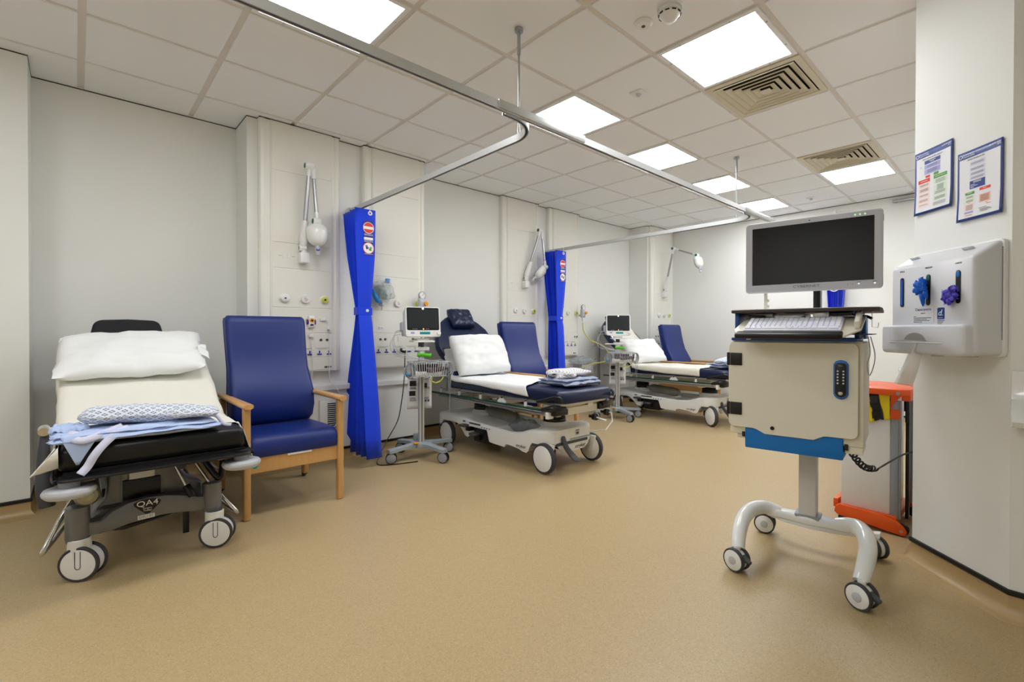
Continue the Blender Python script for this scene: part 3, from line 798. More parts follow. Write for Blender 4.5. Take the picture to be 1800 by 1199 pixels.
    for nm, yy, zz, m, rot in (('blue_hand', -.014, 1.766, NAVYINK, 18), ('green_hand', .014, 1.756, GREENINK, -28)):
        mb = MB(); mb.at(Matrix.Translation((.0045, cyy + yy, zz)) @ Matrix.Rotation(radians(rot), 4, 'X'))
        mb.box(0, .0007, -.009, .009, -.014, .005)
        for k in range(4): mb.box(0, .0007, -.009 + k * .0048, -.0055 + k * .0048, .004, .017 + (.003 if k in (1, 2) else 0))
        mb.box(0, .0007, .008, .017, -.008, -.003)
        mb.build(nm, m, s, smooth=0)
    return t
curtain('folded royal blue curtain with a sign, right of the tall blue armchair', -4.0, -3.72, 1.605, 1.776, 2.075, .155, -.18, .051, .064, .075)
curtain('folded royal blue curtain with a sign, behind the middle bay\'s armchair', -4.26, -4.02, 4.235, 4.41, 2.085, .055, .02, .047, .056, .01)
c3 = thing('privacy_curtain', 'blue curtain end on the far wall, seen below the large computer screen', 'curtain', (-1.735, 6.98, 0), 0, 'tied royal blue bay curtains')
mb = MB(); rows = []
for z in (.12, .6, 1.0, 1.25, 1.30, 1.45, 1.62, 2.1, 2.45):
    wv = lerp_table([(.12, .13), (.9, .105), (1.27, .078), (1.62, .10), (2.45, .105)], z)
    rows.append([(-wv + 2 * wv * k / 16, (-.05 if k % 2 else 0) - (.03 if 4 < k < 12 else 0), z) for k in range(17)])
mb.loft(rows, caps=False, ring_closed=False); mb.build('curtain_cloth', CURT, c3, smooth=25, solid=.003)
MB().lathe([(.062, 0), (.062, .001), (.052, .001), (.052, 0)], (0, -.086, 1.66), (0, -1, 0), 32).build('sign_ring', WHITEINK, c3)
MB().box(-.012, .012, -.08, .02, 2.44, 2.62, .003).build('hanger_clip', WHITEP, c3)
t = thing('wall_rail', 'short silver rail high on the far wall beside the corner pillar', 'rail', (-.93, 7.03, 2.635))
MB().box(-.23, .5, -.045, -.010, -.014, .014, .003).build('rail_bar', STEEL, t)
mb = MB()
for x in (-.2, .1, .4): mb.box(x - .012, x + .012, -.02, 0, -.02, .024, .002)
mb.build('rail_brackets', LGREY, t)
# ------------------------------------------------------------------ armchairs
def armchair(label, x, y, group='high-backed blue patient armchairs'):
    t = thing('armchair', label, 'armchair', (x, y, 0), 0, group)
    # backrest: side profile lofted upward
    prof = [(.47, -.130, -.225, .236), (.50, -.110, -.235, .252), (.58, -.092, -.240, .258), (.68, -.108, -.250, .258), (.76, -.150, -.272, .252), (.84, -.196, -.296, .248), (.95, -.232, -.325, .250), (1.06, -.258, -.347, .253), (1.15, -.276, -.362, .255), (1.180, -.286, -.364, .252), (1.196, -.305, -.356, .238)]
    mb = MB(); rings = []
    for z, f, b, w in prof:
        rings.append([((px), py, z + .02 * (px - f)) for px, py in rrect(b, f, -w, w, min(.032, (f - b) * .42), 6)])
    mb.loft(rings); back = mb.build('backrest', BLUEV, t, smooth=55)
    mb = MB(); mb.loft([[(px, py, z + .02 * (px - f)) for px, py in rrect(b - .006, b + .02, -w - .001, w + .001, .01, 3)] for z, f, b, w in prof[1:-1]]); mb.build('back_shell', BLUEV, back, smooth=55)
    # seat
    sp = [(-.20, .352), (.30, .345), (.322, .352), (.330, .375), (.332, .41), (.322, .448), (.298, .468), (.26, .474), (-.20, .462)]
    mb = MB(); rings = []
    for yy, k in ((-.246, .90), (-.240, .97), (-.225, 1), (.225, 1), (.240, .97), (.246, .90)):
        cx, cz = .06, .41
        rings.append([(cx + (a - cx) * (1 - (1 - k) * .25), yy, cz + (b - cz) * k) for a, b in sp])
    mb.loft(rings); mb.build('seat_cushion', BLUEV, t, smooth=45)
    # frame
    for s in (-1, 1):
        mb = MB(); mb.prism(rrect(.288, .332, s * .268 - .019, s * .268 + .019, .008, 3), 0.004, .648, 'XY'); mb.build('front_leg', BEECH, t, smooth=50)
        mb = MB(); mb.loft([[(px + dx, py, z) for px, py in rrect(-.335, -.292, s * .268 - .018, s * .268 + .018, .007, 3)] for z, dx in ((.03, -.03), (.35, .0), (.64, .01))]); l = mb.build('rear_leg', BEECH, t, smooth=50)
        mb = MB(); mb.cyl((-.372, s * .268 - .012, .022), (-.372, s * .268 + .012, .022), .021, n=18, bev=.003); mb.box(-.374, -.335, s * .268 - .016, s * .268 - .012, .018, .085); mb.box(-.374, -.335, s * .268 + .012, s * .268 + .016, .018, .085); mb.build('leg_wheel', DGREY, l)
        mb = MB(); mb.loft([[(x, s * .268 + py, z) for py, z in rrect(-w, w, .644, .672, .013, 4)] for x, w in ((-.35, .020), (-.335, .024), (.0, .026), (.30, .029), (.352, .029), (.366, .022))]); mb.build('armrest', BEECH, t, smooth=50)
    MB().box(.292, .316, -.250, .250, .262, .352, .003).build('front_rail', BEECH, t, smooth=0)
    for s in (-1, 1): MB().box(-.30, .29, s * .268 - .012, s * .268 + .012, .27, .345, .003).build('side_rail', BEECH, t, smooth=0)
    MB().box(-.315, -.293, -.252, .252, .27, .345, .003).build('rear_rail', BEECH, t, smooth=0)
    MB().box(.318, .3205, -.05, .09, .339, .350).build('seat_tag', WHITEP, t, smooth=0)
    MB().lathe([(.015, 0), (.015, .001), (0, .001)], (.3162, -.225, .305), (1, 0, 0), 20).build('round_sticker', TEALL, t)
    return t
ch = armchair('tall blue vinyl armchair with beech arms beside the black trolley', -3.435, .977)
dup(ch, (-3.62, 3.53, 0), 'blue vinyl armchair behind the middle trolley with the white pillow')
dup(ch, (-3.42, 6.40, 0), 'blue vinyl armchair in the far corner behind the last trolley')

# ------------------------------------------------------------------ shared wheel makers
def twin_wheel(t, name, c, r, nrm, gap, thick, hubm, tyrem, forkm, mark=True, top=.0, drum=.55):
    """two discs on one axle; c axle centre, nrm axle direction (horizontal)"""
    c = V(c); n = V(nrm).normalized()
    mb = MB(); mb.cyl(c - n * (gap / 2), c + n * (gap / 2), r * drum, n=28)
    mb.tube([c + V((0, 0, r * .3)), c + V((0, 0, r * 1.1)), c + V((0, 0, r * 1.25 + top))], r * .3, n=14)
    f = mb.build(name, forkm, t)
    for s in (1, -1):
        o = c + n * (s * gap / 2); d = n * s
        MB().lathe([(r * .80, 0), (r * .97, 0), (r, thick * .2), (r, thick * .75), (r * .95, thick), (r * .86, thick), (r * .84, thick * .9)], o, d, 36).build('tyre', tyrem, f)
        MB().lathe([(0, thick * .2), (r * .85, thick * .2), (r * .85, thick * .96), (r * .80, thick * 1.05), (0, thick * 1.12)], o, d, 36).build('wheel_disc', hubm, f)
    if mark:
        o = c + n * (gap / 2 + thick * 1.12); side = V((-n.y, n.x, 0)); up = V((0, 0, 1))
        pts = [o + side * a + up * b for a, b in [(-.13 * r, .75 * r), (-.13 * r, -.12 * r)] + [(.13 * r * -cos(q), -.12 * r - .13 * r * sin(q)) for q in [pi * k / 6 for k in range(1, 6)]] + [(.13 * r, -.12 * r), (.13 * r, .75 * r)]]
        mb = MB(); mb.tube(pts, .0016, n=5); mb.build('wheel_groove', DGREY, f)
    return f
# ------------------------------------------------------------------ black trolley (first bay)
BX, BY = -3.40, .285
t = thing('patient_trolley', 'black padded trolley with dark metal base and grey corner bumpers', 'hospital trolley', (BX, BY, 0))
T = Matrix.Translation((-BX, -BY, 0))
A1 = radians(28); PV = V((-3.27, BY, .535))
F1 = T @ Matrix(((-cos(A1), 0, sin(A1), PV.x), (0, -1, 0, PV.y), (sin(A1), 0, cos(A1), PV.z), (0, 0, 0, 1)))
mb = MB().at(T); mb.box(-3.29, -2.712, -.055, .612, .508, .612, .028, 3); mb.build('mattress', BLACKV, t)
mb = MB().at(F1); mb.box(0.0, .96, -.325, .325, .0, .085, .026, 3); mb.build('backrest', BLACKV, t)
mb = MB().at(T @ Matrix.Translation((-4.155, .255, .96)) @ Matrix.Rotation(radians(-14), 4, 'Y')); mb.prism([(-.186, 0), (.186, 0), (.184, .12), (.170, .185), (.140, .205), (0, .212), (-.140, .205), (-.170, .185), (-.184, .12)], -.028, .028, 'YZ', .020, 3); mb.build('head_cushion', BLACKFAB, t)
mb = MB().at(T); mb.prism(rrect(-3.36, -2.655, -.068, .638, .07, 6), .484, .497, 'XY', .004); mb.box(-3.34, -2.72, -.04, .61, .496, .512)
d = mb.build('deck', BLACKP, t)
mb = MB().at(T); mb.tube([(-3.3, -.069, .4905), (-2.73, -.069, .4905), (-2.68, -.055, .4905), (-2.655, -.005, .4905), (-2.653, .29, .4905), (-2.655, .575, .4905), (-2.68, .625, .4905), (-2.73, .639, .4905), (-3.3, .639, .4905)], .007, n=8, smooth=4); mb.build('deck_edge', BLACKP, d)
for y in (-.02, .592):
    mb = MB().at(T); mb.lathe([(0, -.020), (.045, -.020), (.072, -.017), (.082, -.006), (.084, .004), (.078, .015), (.055, .020), (0, .020)], (-2.705, y, .437), (0, 0, 1), 40); b = mb.build('corner_bumper', LGREY, t)
    mb = MB().at(T); mb.cyl((-2.705, y, .455), (-2.705, y, .486), .034, n=24); mb.build('bumper_post', GREYP, b)
    mb = MB().at(T); mb.lathe([(.030, 0), (.030, .004), (.022, .007), (0, .007)], (-2.705, y, .497), (0, 0, 1), 24); mb.build('deck_plug', BLACKP, b)
# backrest frame beneath
mb = MB().at(F1)
for s in (-.24, .24): mb.box(.03, .95, s - .02, s + .02, -.035, 0, .004)
mb.build('backrest_frame', DGREY, t)
mb = MB().at(T); mb.box(-3.95, -2.80, .02, .06, .445, .485, .004); mb.box(-3.95, -2.80, .51, .55, .445, .485, .004); mb.box(-3.30, -3.22, .02, .55, .44, .48, .004); mb.box(-2.98, -2.90, .02, .55, .445, .482, .004)
mb.tube([(-3.6, .10, .46), (-3.72, .10, .70)], .014, n=10); mb.build('under_frame', CHARC, t)
# base: legs, arched beams, hull, lifting column
for x in (-2.905, -3.985):
    for y in (.004, .503): mb = MB().at(T); mb.lathe([(.039, .165), (.042, .18), (.042, .30), (.041, .316), (.032, .322), (0, .322)], (x, y, 0), (0, 0, 1), 24); mb.build('leg_post', CHARC, t)
arch = [(.02, .185), (.075, .178), (.12, .182), (.175, .196), (.245, .205), (.32, .205), (.39, .196), (.44, .188), (.49, .185), (.49, .255), (.44, .262), (.39, .282), (.32, .299), (.245, .305), (.175, .296), (.12, .272), (.08, .238), (.02, .245)]
for x0, x1 in ((-2.945, -2.885), (-4.0, -3.95)):
    mb = MB().at(T); mb.prism(arch, x0, x1, 'YZ', .010, 2); a = mb.build('end_beam', CHARC, t)
    if x0 > -3:
        mb = MB().at(T); mb.prism([(.192, .286), (.21, .295), (.243, .299), (.276, .294), (.294, .282), (.290, .270), (.252, .231), (.243, .228), (.234, .231), (.196, .272)], -2.886, -2.8835, 'YZ', 0); mb.build('badge', BLACKINK, a)
        text('badge_lettering', 'QA4', .036, (-2.883 - BX, .243 - BY, .278), '+X', WHITEINK, a, width=1.15)
        text('badge_small_lettering', 'Surgery', .011, (-2.883 - BX, .243 - BY, .256), '+X', WHITEINK, a)
        text('badge_small_lettering', 'Trolley', .011, (-2.883 - BX, .243 - BY, .245), '+X', WHITEINK, a)
        mb = MB().at(T); mb.box(-2.886, -2.884, .207, .270, .207, .226); mb.build('number_label', PAPER, a, smooth=0)
        text('number_lettering', 'DSU 01', .017, (-2.8838 - BX, .2385 - BY, .2165), '+X', INK, a)
        mb = MB().at(T); mb.prism([(.10, .176), (.36, .196), (.30, .185), (.16, .165)], -2.94, -2.92, 'YZ'); mb.build('beam_skirt', BLACKP, a)
mb = MB().at(T); mb.loft([[(x, y, z) for y, z in ((.08, .19), (.41, .19), (.44, .24), (.40, .24 + h), (.09, .24 + h), (.05, .24))] for x, h in ((-3.97, .03), (-3.85, .07), (-3.2, .07), (-3.05, .10), (-2.945, .03))]); mb.build('base_hull', CHARC, t, smooth=30)
mb = MB().at(T); mb.prism([(.035, .22), (.07, .285), (.095, .315), (.105, .36), (.108, .462), (.352, .462), (.375, .39), (.41, .345), (.455, .325), (.475, .31), (.47, .22)], -3.10, -2.965, 'YZ', .012); mb.build('front_shroud', CHARC, t)
mb = MB().at(T); mb.prism(rrect(-3.20, -2.96, .135, .325, .03, 4), .28, .42, 'XY'); c = mb.build('lift_column', CHARC, t)
mb = MB().at(T); mb.prism(rrect(-3.18, -2.952, .172, .285, .02, 4), .36, .488, 'XY'); mb.build('inner_column', STEEL, c)
mb = MB().at(T); mb.box(-2.965, -2.945, .158, .300, .295, .385, .004); mb.build('column_cover', BLACKP, c)
mb = MB().at(T); mb.prism(rrect(-3.86, -3.66, .115, .345, .03, 4), .28, .488, 'XY'); mb.build('lift_column', CHARC, t)
# castors
for nm, c, n in (('caster', (-2.885, .022, .076), (.86, -.50, 0)), ('caster', (-2.865, .520, .074), (.88, -.42, 0)), ('caster', (-4.0, .004, .076), (.2, -1, 0)), ('caster', (-4.0, .503, .076), (.3, -1, 0))):
    mb = MB().at(T); mb.lathe([(.040, .10), (.041, .105), (.041, .176), (.036, .18)], (c[0] - .01, c[1] - .012, 0), (0, 0, 1), 24); mb.build('caster_socket', WHITEP, t)
    twin_wheel(t, nm, V(c) - V((BX, BY, 0)), c[2], n, .044, .015, WHITEP, RUBBER, WHITEP, drum=.88)
# lowered side rail paddle, brake bars, cylinder, handles
mb = MB().at(T); mb.tube([(-2.99, -.098, .64), (-2.96, -.100, .54), (-2.93, -.098, .42), (-2.925, -.090, .335)], .02, n=14, smooth=6, radii=[.014, .022, .030, .027]); mb.build('side_handle', RUBBER, t)
mb = MB().at(T); mb.tube([(-3.03, -.10, .652), (-2.985, -.10, .66), (-2.955, -.10, .652)], .020, n=14, smooth=4); mb.build('rail_knob', CHROME, t)
mb = MB().at(T); mb.tube([(-3.0, .0, .345), (-2.93, -.045, .28), (-2.86, -.100, .172), (-2.875, -.103, .155), (-2.93, -.075, .178), (-3.0, -.02, .245)], .0095, n=10, smooth=5); mb.build('brake_bar', CHROME, t)
mb = MB().at(T); mb.tube([(-3.0, .51, .30), (-2.93, .545, .235), (-2.87, .60, .158), (-2.885, .604, .142), (-2.95, .58, .16), (-3.0, .53, .215)], .0095, n=10, smooth=5); mb.build('brake_bar', CHROME, t)
mb = MB().at(T); mb.lathe([(0, 0), (.036, .002), (.045, .014), (.045, .36), (.02, .42), (0, .43)], (-2.85, .035, .368), (-1, 0, 0.02), 26); o = mb.build('gas_cylinder', CYLW, t)
mb = MB().at(T); mb.lathe([(.0, 0), (.022, 0), (.022, .003), (0, .003)], (-2.8495, .035, .368), (1, 0, 0), 22); mb.build('cylinder_disc', mat('cylinder_label', rgb(176, 172, 142), .5, var=.2, vscale=60), o)
mb = MB().at(T); mb.tube([(-2.96, .452, .47), (-2.91, .520, .345), (-2.905, .535, .335), (-2.91, .545, .348), (-2.96, .565, .47)], .014, n=10, smooth=4); mb.build('push_handle', BLACKP, t)
mb = MB().at(T); mb.cyl((-2.93, .345, .455), (-2.875, .402, .30), .009, n=12); mb.m(1).cyl((-2.885, .392, .33), (-2.862, .415, .275), .017, n=14, bev=.004); mb.build('pump_lever', [CHROME, BLACKP], t)
mb = MB().at(T); mb.cyl((-2.96, .42, .46), (-2.90, .50, .30), .008, n=10); mb.cyl((-2.97, .47, .44), (-2.95, .56, .34), .007, n=10); mb.build('linkage_rods', CHROME, t)
mb = MB().at(T); mb.box(-2.965, -2.955, .388, .414, .07, .205, .002); mb.build('hanging_strap', BLACKP, t)

# ---- linen on it
def bed_point(s, pv, a, foot_x, top, thick):
    """distance s from the foot end of the flat part back over the pivot and up the backrest -> (x, z)"""
    L = foot_x - pv.x
    if s <= L: return foot_x - s, top
    q = s - L
    return pv.x - cos(a) * q + sin(a) * thick * min(1, q / .12), top + (pv.z + thick * cos(a) - top) * min(1, q / .12) + sin(a) * q

def sheet(label, pv, a, foot_x, top, thick, yc, hw, s0, s1, over, m, edge=None, drop=None, name='bed_sheet', seed=1, wr=.006):
    """s0 may vary across the bed through edge(t); drop(s, side) gives how far the cloth hangs down each side"""
    mb = MB()
    def fn(u, w):
        e = edge(w) if edge else 0
        s = s0 + e + (s1 - s0 - e) * u
        x, z = bed_point(s, pv, a, foot_x, top, thick)
        z += .016 * math.exp(-((s - (foot_x - pv.x) - .03) / .07) ** 2)
        side = 1 if w > 0 else -1
        dr = drop(u, side) if drop else over
        full = hw + dr; q = abs(w) * full
        if q < hw - .02: y, dz = q, 0
        else:
            r = .022; k = q - (hw - .02); ang = min(k / r, pi / 2)
            y = hw - .02 + r * sin(ang) + .004; dz = r * (1 - cos(ang)) + max(0, k - r * pi / 2)
        n = noise.noise(V((s * 5 + seed, w * 3.3, seed))) + .5 * noise.noise(V((s * 11, w * 9, seed + 5)))
        zz = z - dz + .005 + wr * (n + .6)
        yy = yc + side * (y + (.008 + .010 * n) * min(1, dz / .04))
        return (x, yy, zz)
    mb.surf(fn, 60, 44, 0, 1, -1, 1)
    o = mb.build(name, m, None, smooth=60, solid=.003)
    tag(o, label, 'sheet'); return o
def drop1(u, side):
    if side < 0: return lerp_table([(0, .09), (.12, .11), (.4, .12), (1, .11)], u)
    return lerp_table([(0, .10), (.15, .11), (.4, .09), (1, .10)], u)
o = sheet('cream sheet covering the raised backrest of the black trolley', PV, A1, -2.712, .612, .085, .2785, .335, .16, 1.40, .1, SHEET, None, drop1)
mb = MB()     # loose corner of the sheet flaring out at the foot
mb.surf(lambda u, w: (-2.705 + .035 * w * u + .012 * sin(4 * w), -.052 - .078 * w * u, .622 - .098 * w + .012 * w * (1 - u)), 12, 14); mb.surf(lambda u, w: (-3.0 + .30 * u + .03 * w * u, -.060 - .070 * w * u ** 1.5, .618 - .096 * w), 14, 10); c = mb.build('loose_corner', SHEET, o, smooth=60, solid=.003)
mb = MB(); mb.surf(lambda u, w: (-2.95 + .17 * u, .618 + .052 * w, .600 - .185 * w + .012 * sin(5 * u)), 12, 10); mb.build('loose_corner', SHEET, o, smooth=60, solid=.003)

def pillow(label, c, ax, ay, thick, seed, m=PILLOWM, flap=None):
    ax, ay = V(ax), V(ay); nrm = ax.cross(ay).normalized()
    if nrm.z < 0: nrm = -nrm
    def puff(u, w, sg, k):
        q = V((u * 1.7 + seed, w * 1.7, seed * 2.0))
        n = noise.noise(q) * .020 + noise.noise(q * 2.6) * .012 + abs(noise.noise(V((u * 5, w * 2.2, seed * 3)))) * .004
        wr = .006 * sin(u * 9 + w * 4 + seed) * (abs(u) > .55) * (1 - k)
        return nrm * ((n * (.3 + k)) + wr) + ax * (noise.noise(V((w * 2.5, seed, 1))) * .028 * u) + ay * (noise.noise(V((u * 2.5, seed, 4))) * .045 * w)
    mb = MB(); mb.cushion(c, ax, ay, nrm * thick, 26, 4.2, .55, puff)
    o = mb.build('pillow', m, None, smooth=80)
    tag(o, label, 'pillow', 'white hospital pillows'); return o
ub = V((-cos(A1), 0, sin(A1))); nb = V((sin(A1), 0, cos(A1)))
pc = PV + ub * .60 + nb * .158 
P1 = pillow('large white pillow with a tucked open end on the black trolley', (pc.x, .258, pc.z), (0.01, .335, .012), ub * .225 + V((0, .012, 0)), .066, 2)
mb = MB()
mb.surf(lambda u, w: V((pc.x, .262, pc.z)) + V((0, .300 + .055 * u, .0)) + ub * (.10 * (w - .5) * (1 + u) - .03) + nb * (.02 + .035 * (1 - u) * sin(w * pi) + .012 * sin(w * 14 + u * 3)), 8, 20); mb.build('pillowcase_flap', SHEETW, P1, smooth=60, solid=.002)
# folded pale blue gown, its corner and tapes
def slab(mb, c, hx, hy, hz, seed, uvs=None, rot=0):
    R = Matrix.Rotation(radians(rot), 3, 'Z')
    mb.cushion(c, R @ V((hx, 0, 0)), R @ V((0, hy, 0)), V((0, 0, hz)), 26, 7, .42, lambda u, w, s, k: V((noise.noise(V((w * 2.2, seed, s))) * .018 * u, noise.noise(V((u * 2.2, seed + 3, s))) * .02 * w, noise.noise(V((u * 2.1 + seed, w * 3.2, 1))) * hz * .7 * (s > 0))), uvs)
mb = MB(); slab(mb, (-2.82, .215, .638), .118, .290, .016, 1); slab(mb, (-2.825, .21, .656), .110, .280, .014, 4, rot=1); slab(mb, (-2.85, -.02, .668), .07, .055, .02, 9)
g = mb.build('folded_blue_gown', BLUECLOTH, None, smooth=70); tag(g, 'pale blue folded gown with loose tapes on the black trolley\'s foot end', 'gown')
mb = MB(); mb.surf(lambda u, w: (-2.79 + .090 * min(1, u * 1.4) + .012 * max(0, u - .7), -.045 + .115 * w * (1 - max(0, (u - .62)) / .38 * .92) + max(0, u - .62) / .38 * .045, .662 - .004 * u - .145 * max(0, u - .60) ** 1.0 / .4 * .8), 18, 12); mb.build('hanging_corner', BLUECLOTH, g, smooth=60, solid=.004)
def tape(path, w, parent, m=TIEC, wd=(0, 0, 1)):
    P = catmull([V(p) for p in path], 8); mb = MB(); R = []
    for i, p in enumerate(P):
        tg = (P[min(i + 1, len(P) - 1)] - P[max(i - 1, 0)]).normalized(); s = V((1, 0, .6)).cross(tg).normalized() * (w / 2)
        R.append([p - s, p + s])
    mb.loft(R, caps=False, ring_closed=False); return mb.build('gown_tape', m, parent, smooth=60, solid=.0015)
tape([(-2.74, .17, .668), (-2.715, .13, .655), (-2.690, .085, .615), (-2.678, .055, .575), (-2.676, .035, .535), (-2.664, .012, .508)], .030, g)
tape([(-2.76, .15, .674), (-2.715, .08, .655), (-2.695, .02, .640), (-2.72, -.012, .655), (-2.77, -.005, .672)], .030, g)
tape([(-2.80, .46, .678), (-2.79, .50, .672), (-2.775, .53, .632), (-2.76, .56, .624)], .016, g)
# patterned rolled gown on top
mb = MB()
def rollf(cx, cy, cz, L, rx, rz, seed, rot):
    R = Matrix.Rotation(radians(rot), 3, 'Z')
    def fn(u, w):
        y = (u * 2 - 1) * L; a = 2 * pi * w
        e = max(0.02, 1 - abs(u * 2 - 1) ** 7) ** .5
        n = noise.noise(V((y * 7, cos(a) * 1.2 + seed, sin(a) * 1.2))) 
        rr = 1 + .20 * n
        p = V((cos(a) * rx * e * rr, y + .012 * n, sin(a) * rz * e * rr + .010 * sin(y * 8 + seed)))
        return V((cx, cy, cz)) + R @ p
    return fn
mb.surf(rollf(-2.855, .235, .708, .228, .092, .040, 3, 2), 44, 30, uvs=(.46, .46))
mb.surf(rollf(-2.795, .405, .693, .105, .075, .026, 8, -6), 26, 26, .0, 1, 0, 1, (.21, .36))
g2 = mb.build('rolled_gown', GOWN, None, smooth=80); tag(g2, 'pale rolled gown printed with dark squares on the black trolley', 'gown')
# ------------------------------------------------------------------ white-based trolleys (second and third bays)
CX, CY = -3.25, 2.875
def white_trolley(label, ang, pvx, wt, cu, wy=0):
    t = thing('patient_trolley', label, 'hospital trolley', (CX, CY, 0), 0, 'navy trolleys on white moulded bases')
    T = Matrix.Translation((-CX, 0, 0))         # shapes below: world x, y measured from the centre line
    # moulded base hood
    top = [(-4.09, .292), (-4.02, .305), (-3.80, .312), (-3.62, .296), (-3.45, .278), (-2.98, .264), (-2.86, .276), (-2.76, .312), (-2.68, .326), (-2.60, .326), (-2.55, .316)]
    bot = [(-4.09, .190), (-3.962, .190), (-3.95, .235), (-3.75, .245), (-3.69, .232), (-3.63, .185), (-3.585, .140), (-3.545, .132), (-3.530, .140), (-3.526, .236), (-3.27, .236), (-3.262, .220), (-3.235, .142), (-3.215, .136), (-3.03, .130), (-3.022, .152), (-2.99, .160), (-2.86, .148), (-2.81, .134), (-2.765, .130), (-2.742, .150), (-2.718, .200), (-2.70, .216), (-2.55, .216)]
    xs = set([x for x, _ in top] + [x for x, _ in bot]); 
    for k in range(11):
        a = pi / 2 * k / 10; xs.add(-4.09 + .11 * (1 - cos(a))); xs.add(-2.55 - .13 * (1 - cos(a)))
    xs = sorted(xs)
    def hw(x):
        w = .302
        if x > -2.68: return w - .13 + sqrt(max(0, .13 ** 2 - (x + 2.68) ** 2))
        if x < -3.98: return w - .11 + sqrt(max(0, .11 ** 2 - (x + 3.98) ** 2))
        return w
    mb = MB().at(T); rings = []
    for x in xs:
        h = hw(x); tz = lerp_table(top, x); b = lerp_table(bot, x); rec = lerp_table([(-3.62, 0), (-3.5, .045), (-3.0, .045), (-2.88, 0)], x)
        i = min(.05, h * .4)
        rings.append([(x, -h, b), (x, -h, tz - .024), (x, -h + .008, tz - .008), (x, -h + .028, tz), (x, -h + i + .012, tz - rec), (x, h - i - .012, tz - rec), (x, h - .028, tz), (x, h - .008, tz - .008), (x, h, tz - .024), (x, h, b), (x, h - .02, b + .01), (x, -h + .02, b + .01)])
    mb.loft(rings); hood = mb.build('base_hood', WHITEG2, t, smooth=45)
    # grey bumper bands under the ends
    for x0, x1, z0, z1 in ((-4.096, -3.955, .168, .192), (-2.70, -2.544, .198, .220)):
        X = [x0 + (x1 - x0) * k / 12 for k in range(13)]; mb = MB().at(T)
        mb.loft([[(x, -hw(x) - .004, z0), (x, -hw(x) - .004, z1), (x, hw(x) + .004, z1), (x, hw(x) + .004, z0)] for x in X]); mb.build('bumper_band', DGREY, t, smooth=40)
    mb = MB().at(T); mb.prism([(-.215, .22), (-.175, .205), (-.13, .150), (-.10, .132), (.15, .138), (.19, .165), (.22, .21), (.22, .30), (-.215, .30)], -2.562, -2.548, 'YZ', .003); ft = mb.build('foot_panel', WHITEG2, t, smooth=0)
    mb = MB().at(T); mb.box(-2.549, -2.546, -.03, .22, .226, .238); mb.build('foot_stripe', GREYP, ft, smooth=0)
    mb = MB().at(T); mb.box(-2.549, -2.5465, .035, .085, .255, .300); mb.m(1); mb.box(-2.5468, -2.546, .045, .075, .262, .280); mb.box(-2.5468, -2.546, .04, .08, .290, .296)
    for k in range(3): mb.box(-2.5468, -2.546, -.16 + k * .03, -.138 + k * .03, .205, .222)
    mb.build('foot_labels', [LGREY, DGREY], ft, smooth=0)
    text('base_lettering', 'stryker', .044, (-2.5465 - CX, .095, .165), '+X', BLACKINK, ft, shear=.15)
    text('base_lettering', 'stryker', .040, (-2.83 - CX, -.3035, .172), '-Y', BLACKINK, hood, shear=.15)
    mb = MB().at(T); mb.box(-3.62, -3.58, -.3035, -.301, .262, .276); mb.box(-3.52, -3.36, -.3035, -.301, .258, .272); mb.m(1); mb.box(-3.58, -3.52, -.3036, -.301, .252, .274)
    for k in range(4): mb.m(1).box(-3.35 + k * .035, -3.32 + k * .035, -.3036, -.301, .236, .258)
    for k in range(4): mb.m(0).box(-3.342 + k * .035, -3.330 + k * .035, -.3042, -.301, .242, .253)
    mb.build('side_decals', [DGREY, PAPER], hood, smooth=0)
    # wheels
    for x in (-2.585, -3.90):
        for s in (-1, 1):
            y = s * .283; r = .117; f = None
            T2 = T @ Matrix.Translation((x, y, 0)) @ Matrix.Rotation(radians(wy), 4, 'Z') @ Matrix.Translation((-x, -y, 0))
            mb = MB().at(T2); mb.prism([(x - .075, .225), (x + .075, .225), (x + .045, .10), (x + .02, .075), (x - .02, .075), (x - .045, .10)], y - s * .035 - .012, y - s * .035 + .012, 'XZ', .006); mb.cyl((x, y - .03, r), (x, y + .03, r), .018, n=14)
            f = mb.build('caster', WHITEG2, t, smooth=40)
            mb = MB().at(T2); mb.lathe([(.098, -.020), (.111, -.020), (.117, -.012), (.117, .012), (.111, .020), (.098, .020)], (x, y, r), (0, 1, 0), 48); mb.build('tyre', RUBBER, f)
            for q in (-1, 1):
                mb = MB().at(T2); mb.lathe([(.104, 0), (.104, .018), (.084, .025), (.03, .031), (0, .032)], (x, y, r), (0, q, 0), 48); mb.build('wheel_disc', WHITEP, f)
    # pedals
    for x, z in ((-3.555, .232), (-3.40, .176)):
        mb = MB().at(T); mb.prism(rrect(x - .045, x + .045, -.375, -.305, .018, 4), z, z + .020, 'XY', .006); p = mb.build('side_pedal', DGREY, t)
        mb = MB().at(T); mb.box(x - .02, x + .03, -.31, -.24, z - .045, z - .002, .006); mb.build('pedal_arm', BLACKP, p)
    mb = MB().at(T); mb.box(-3.50, -3.28, -.27, .27, .10, .24, .01); mb.cyl((-3.9, .0, .14), (-2.66, .0, .14), .02, n=12); mb.build('under_gear', BLACKP, t)
    mb = MB().at(T); mb.box(-2.72, -2.60, -.22, -.13, .10, .16, .01); mb.build('brake_block', BLACKP, t)
    R = []
    for x, y, z, w, h in ((-2.545, -.115, .275, .026, .012), (-2.535, -.118, .235, .026, .014), (-2.515, -.108, .18, .026, .014), (-2.480, -.088, .135, .042, .012), (-2.455, -.074, .105, .044, .010), (-2.425, -.066, .085, .040, .010), (-2.395, -.06, .092, .034, .009)):
        R.append([(x + h * c, y + w * q, z + h * .6 * c) for c, q in ((1, -1), (1, 1), (-1, 1), (-1, -1))])
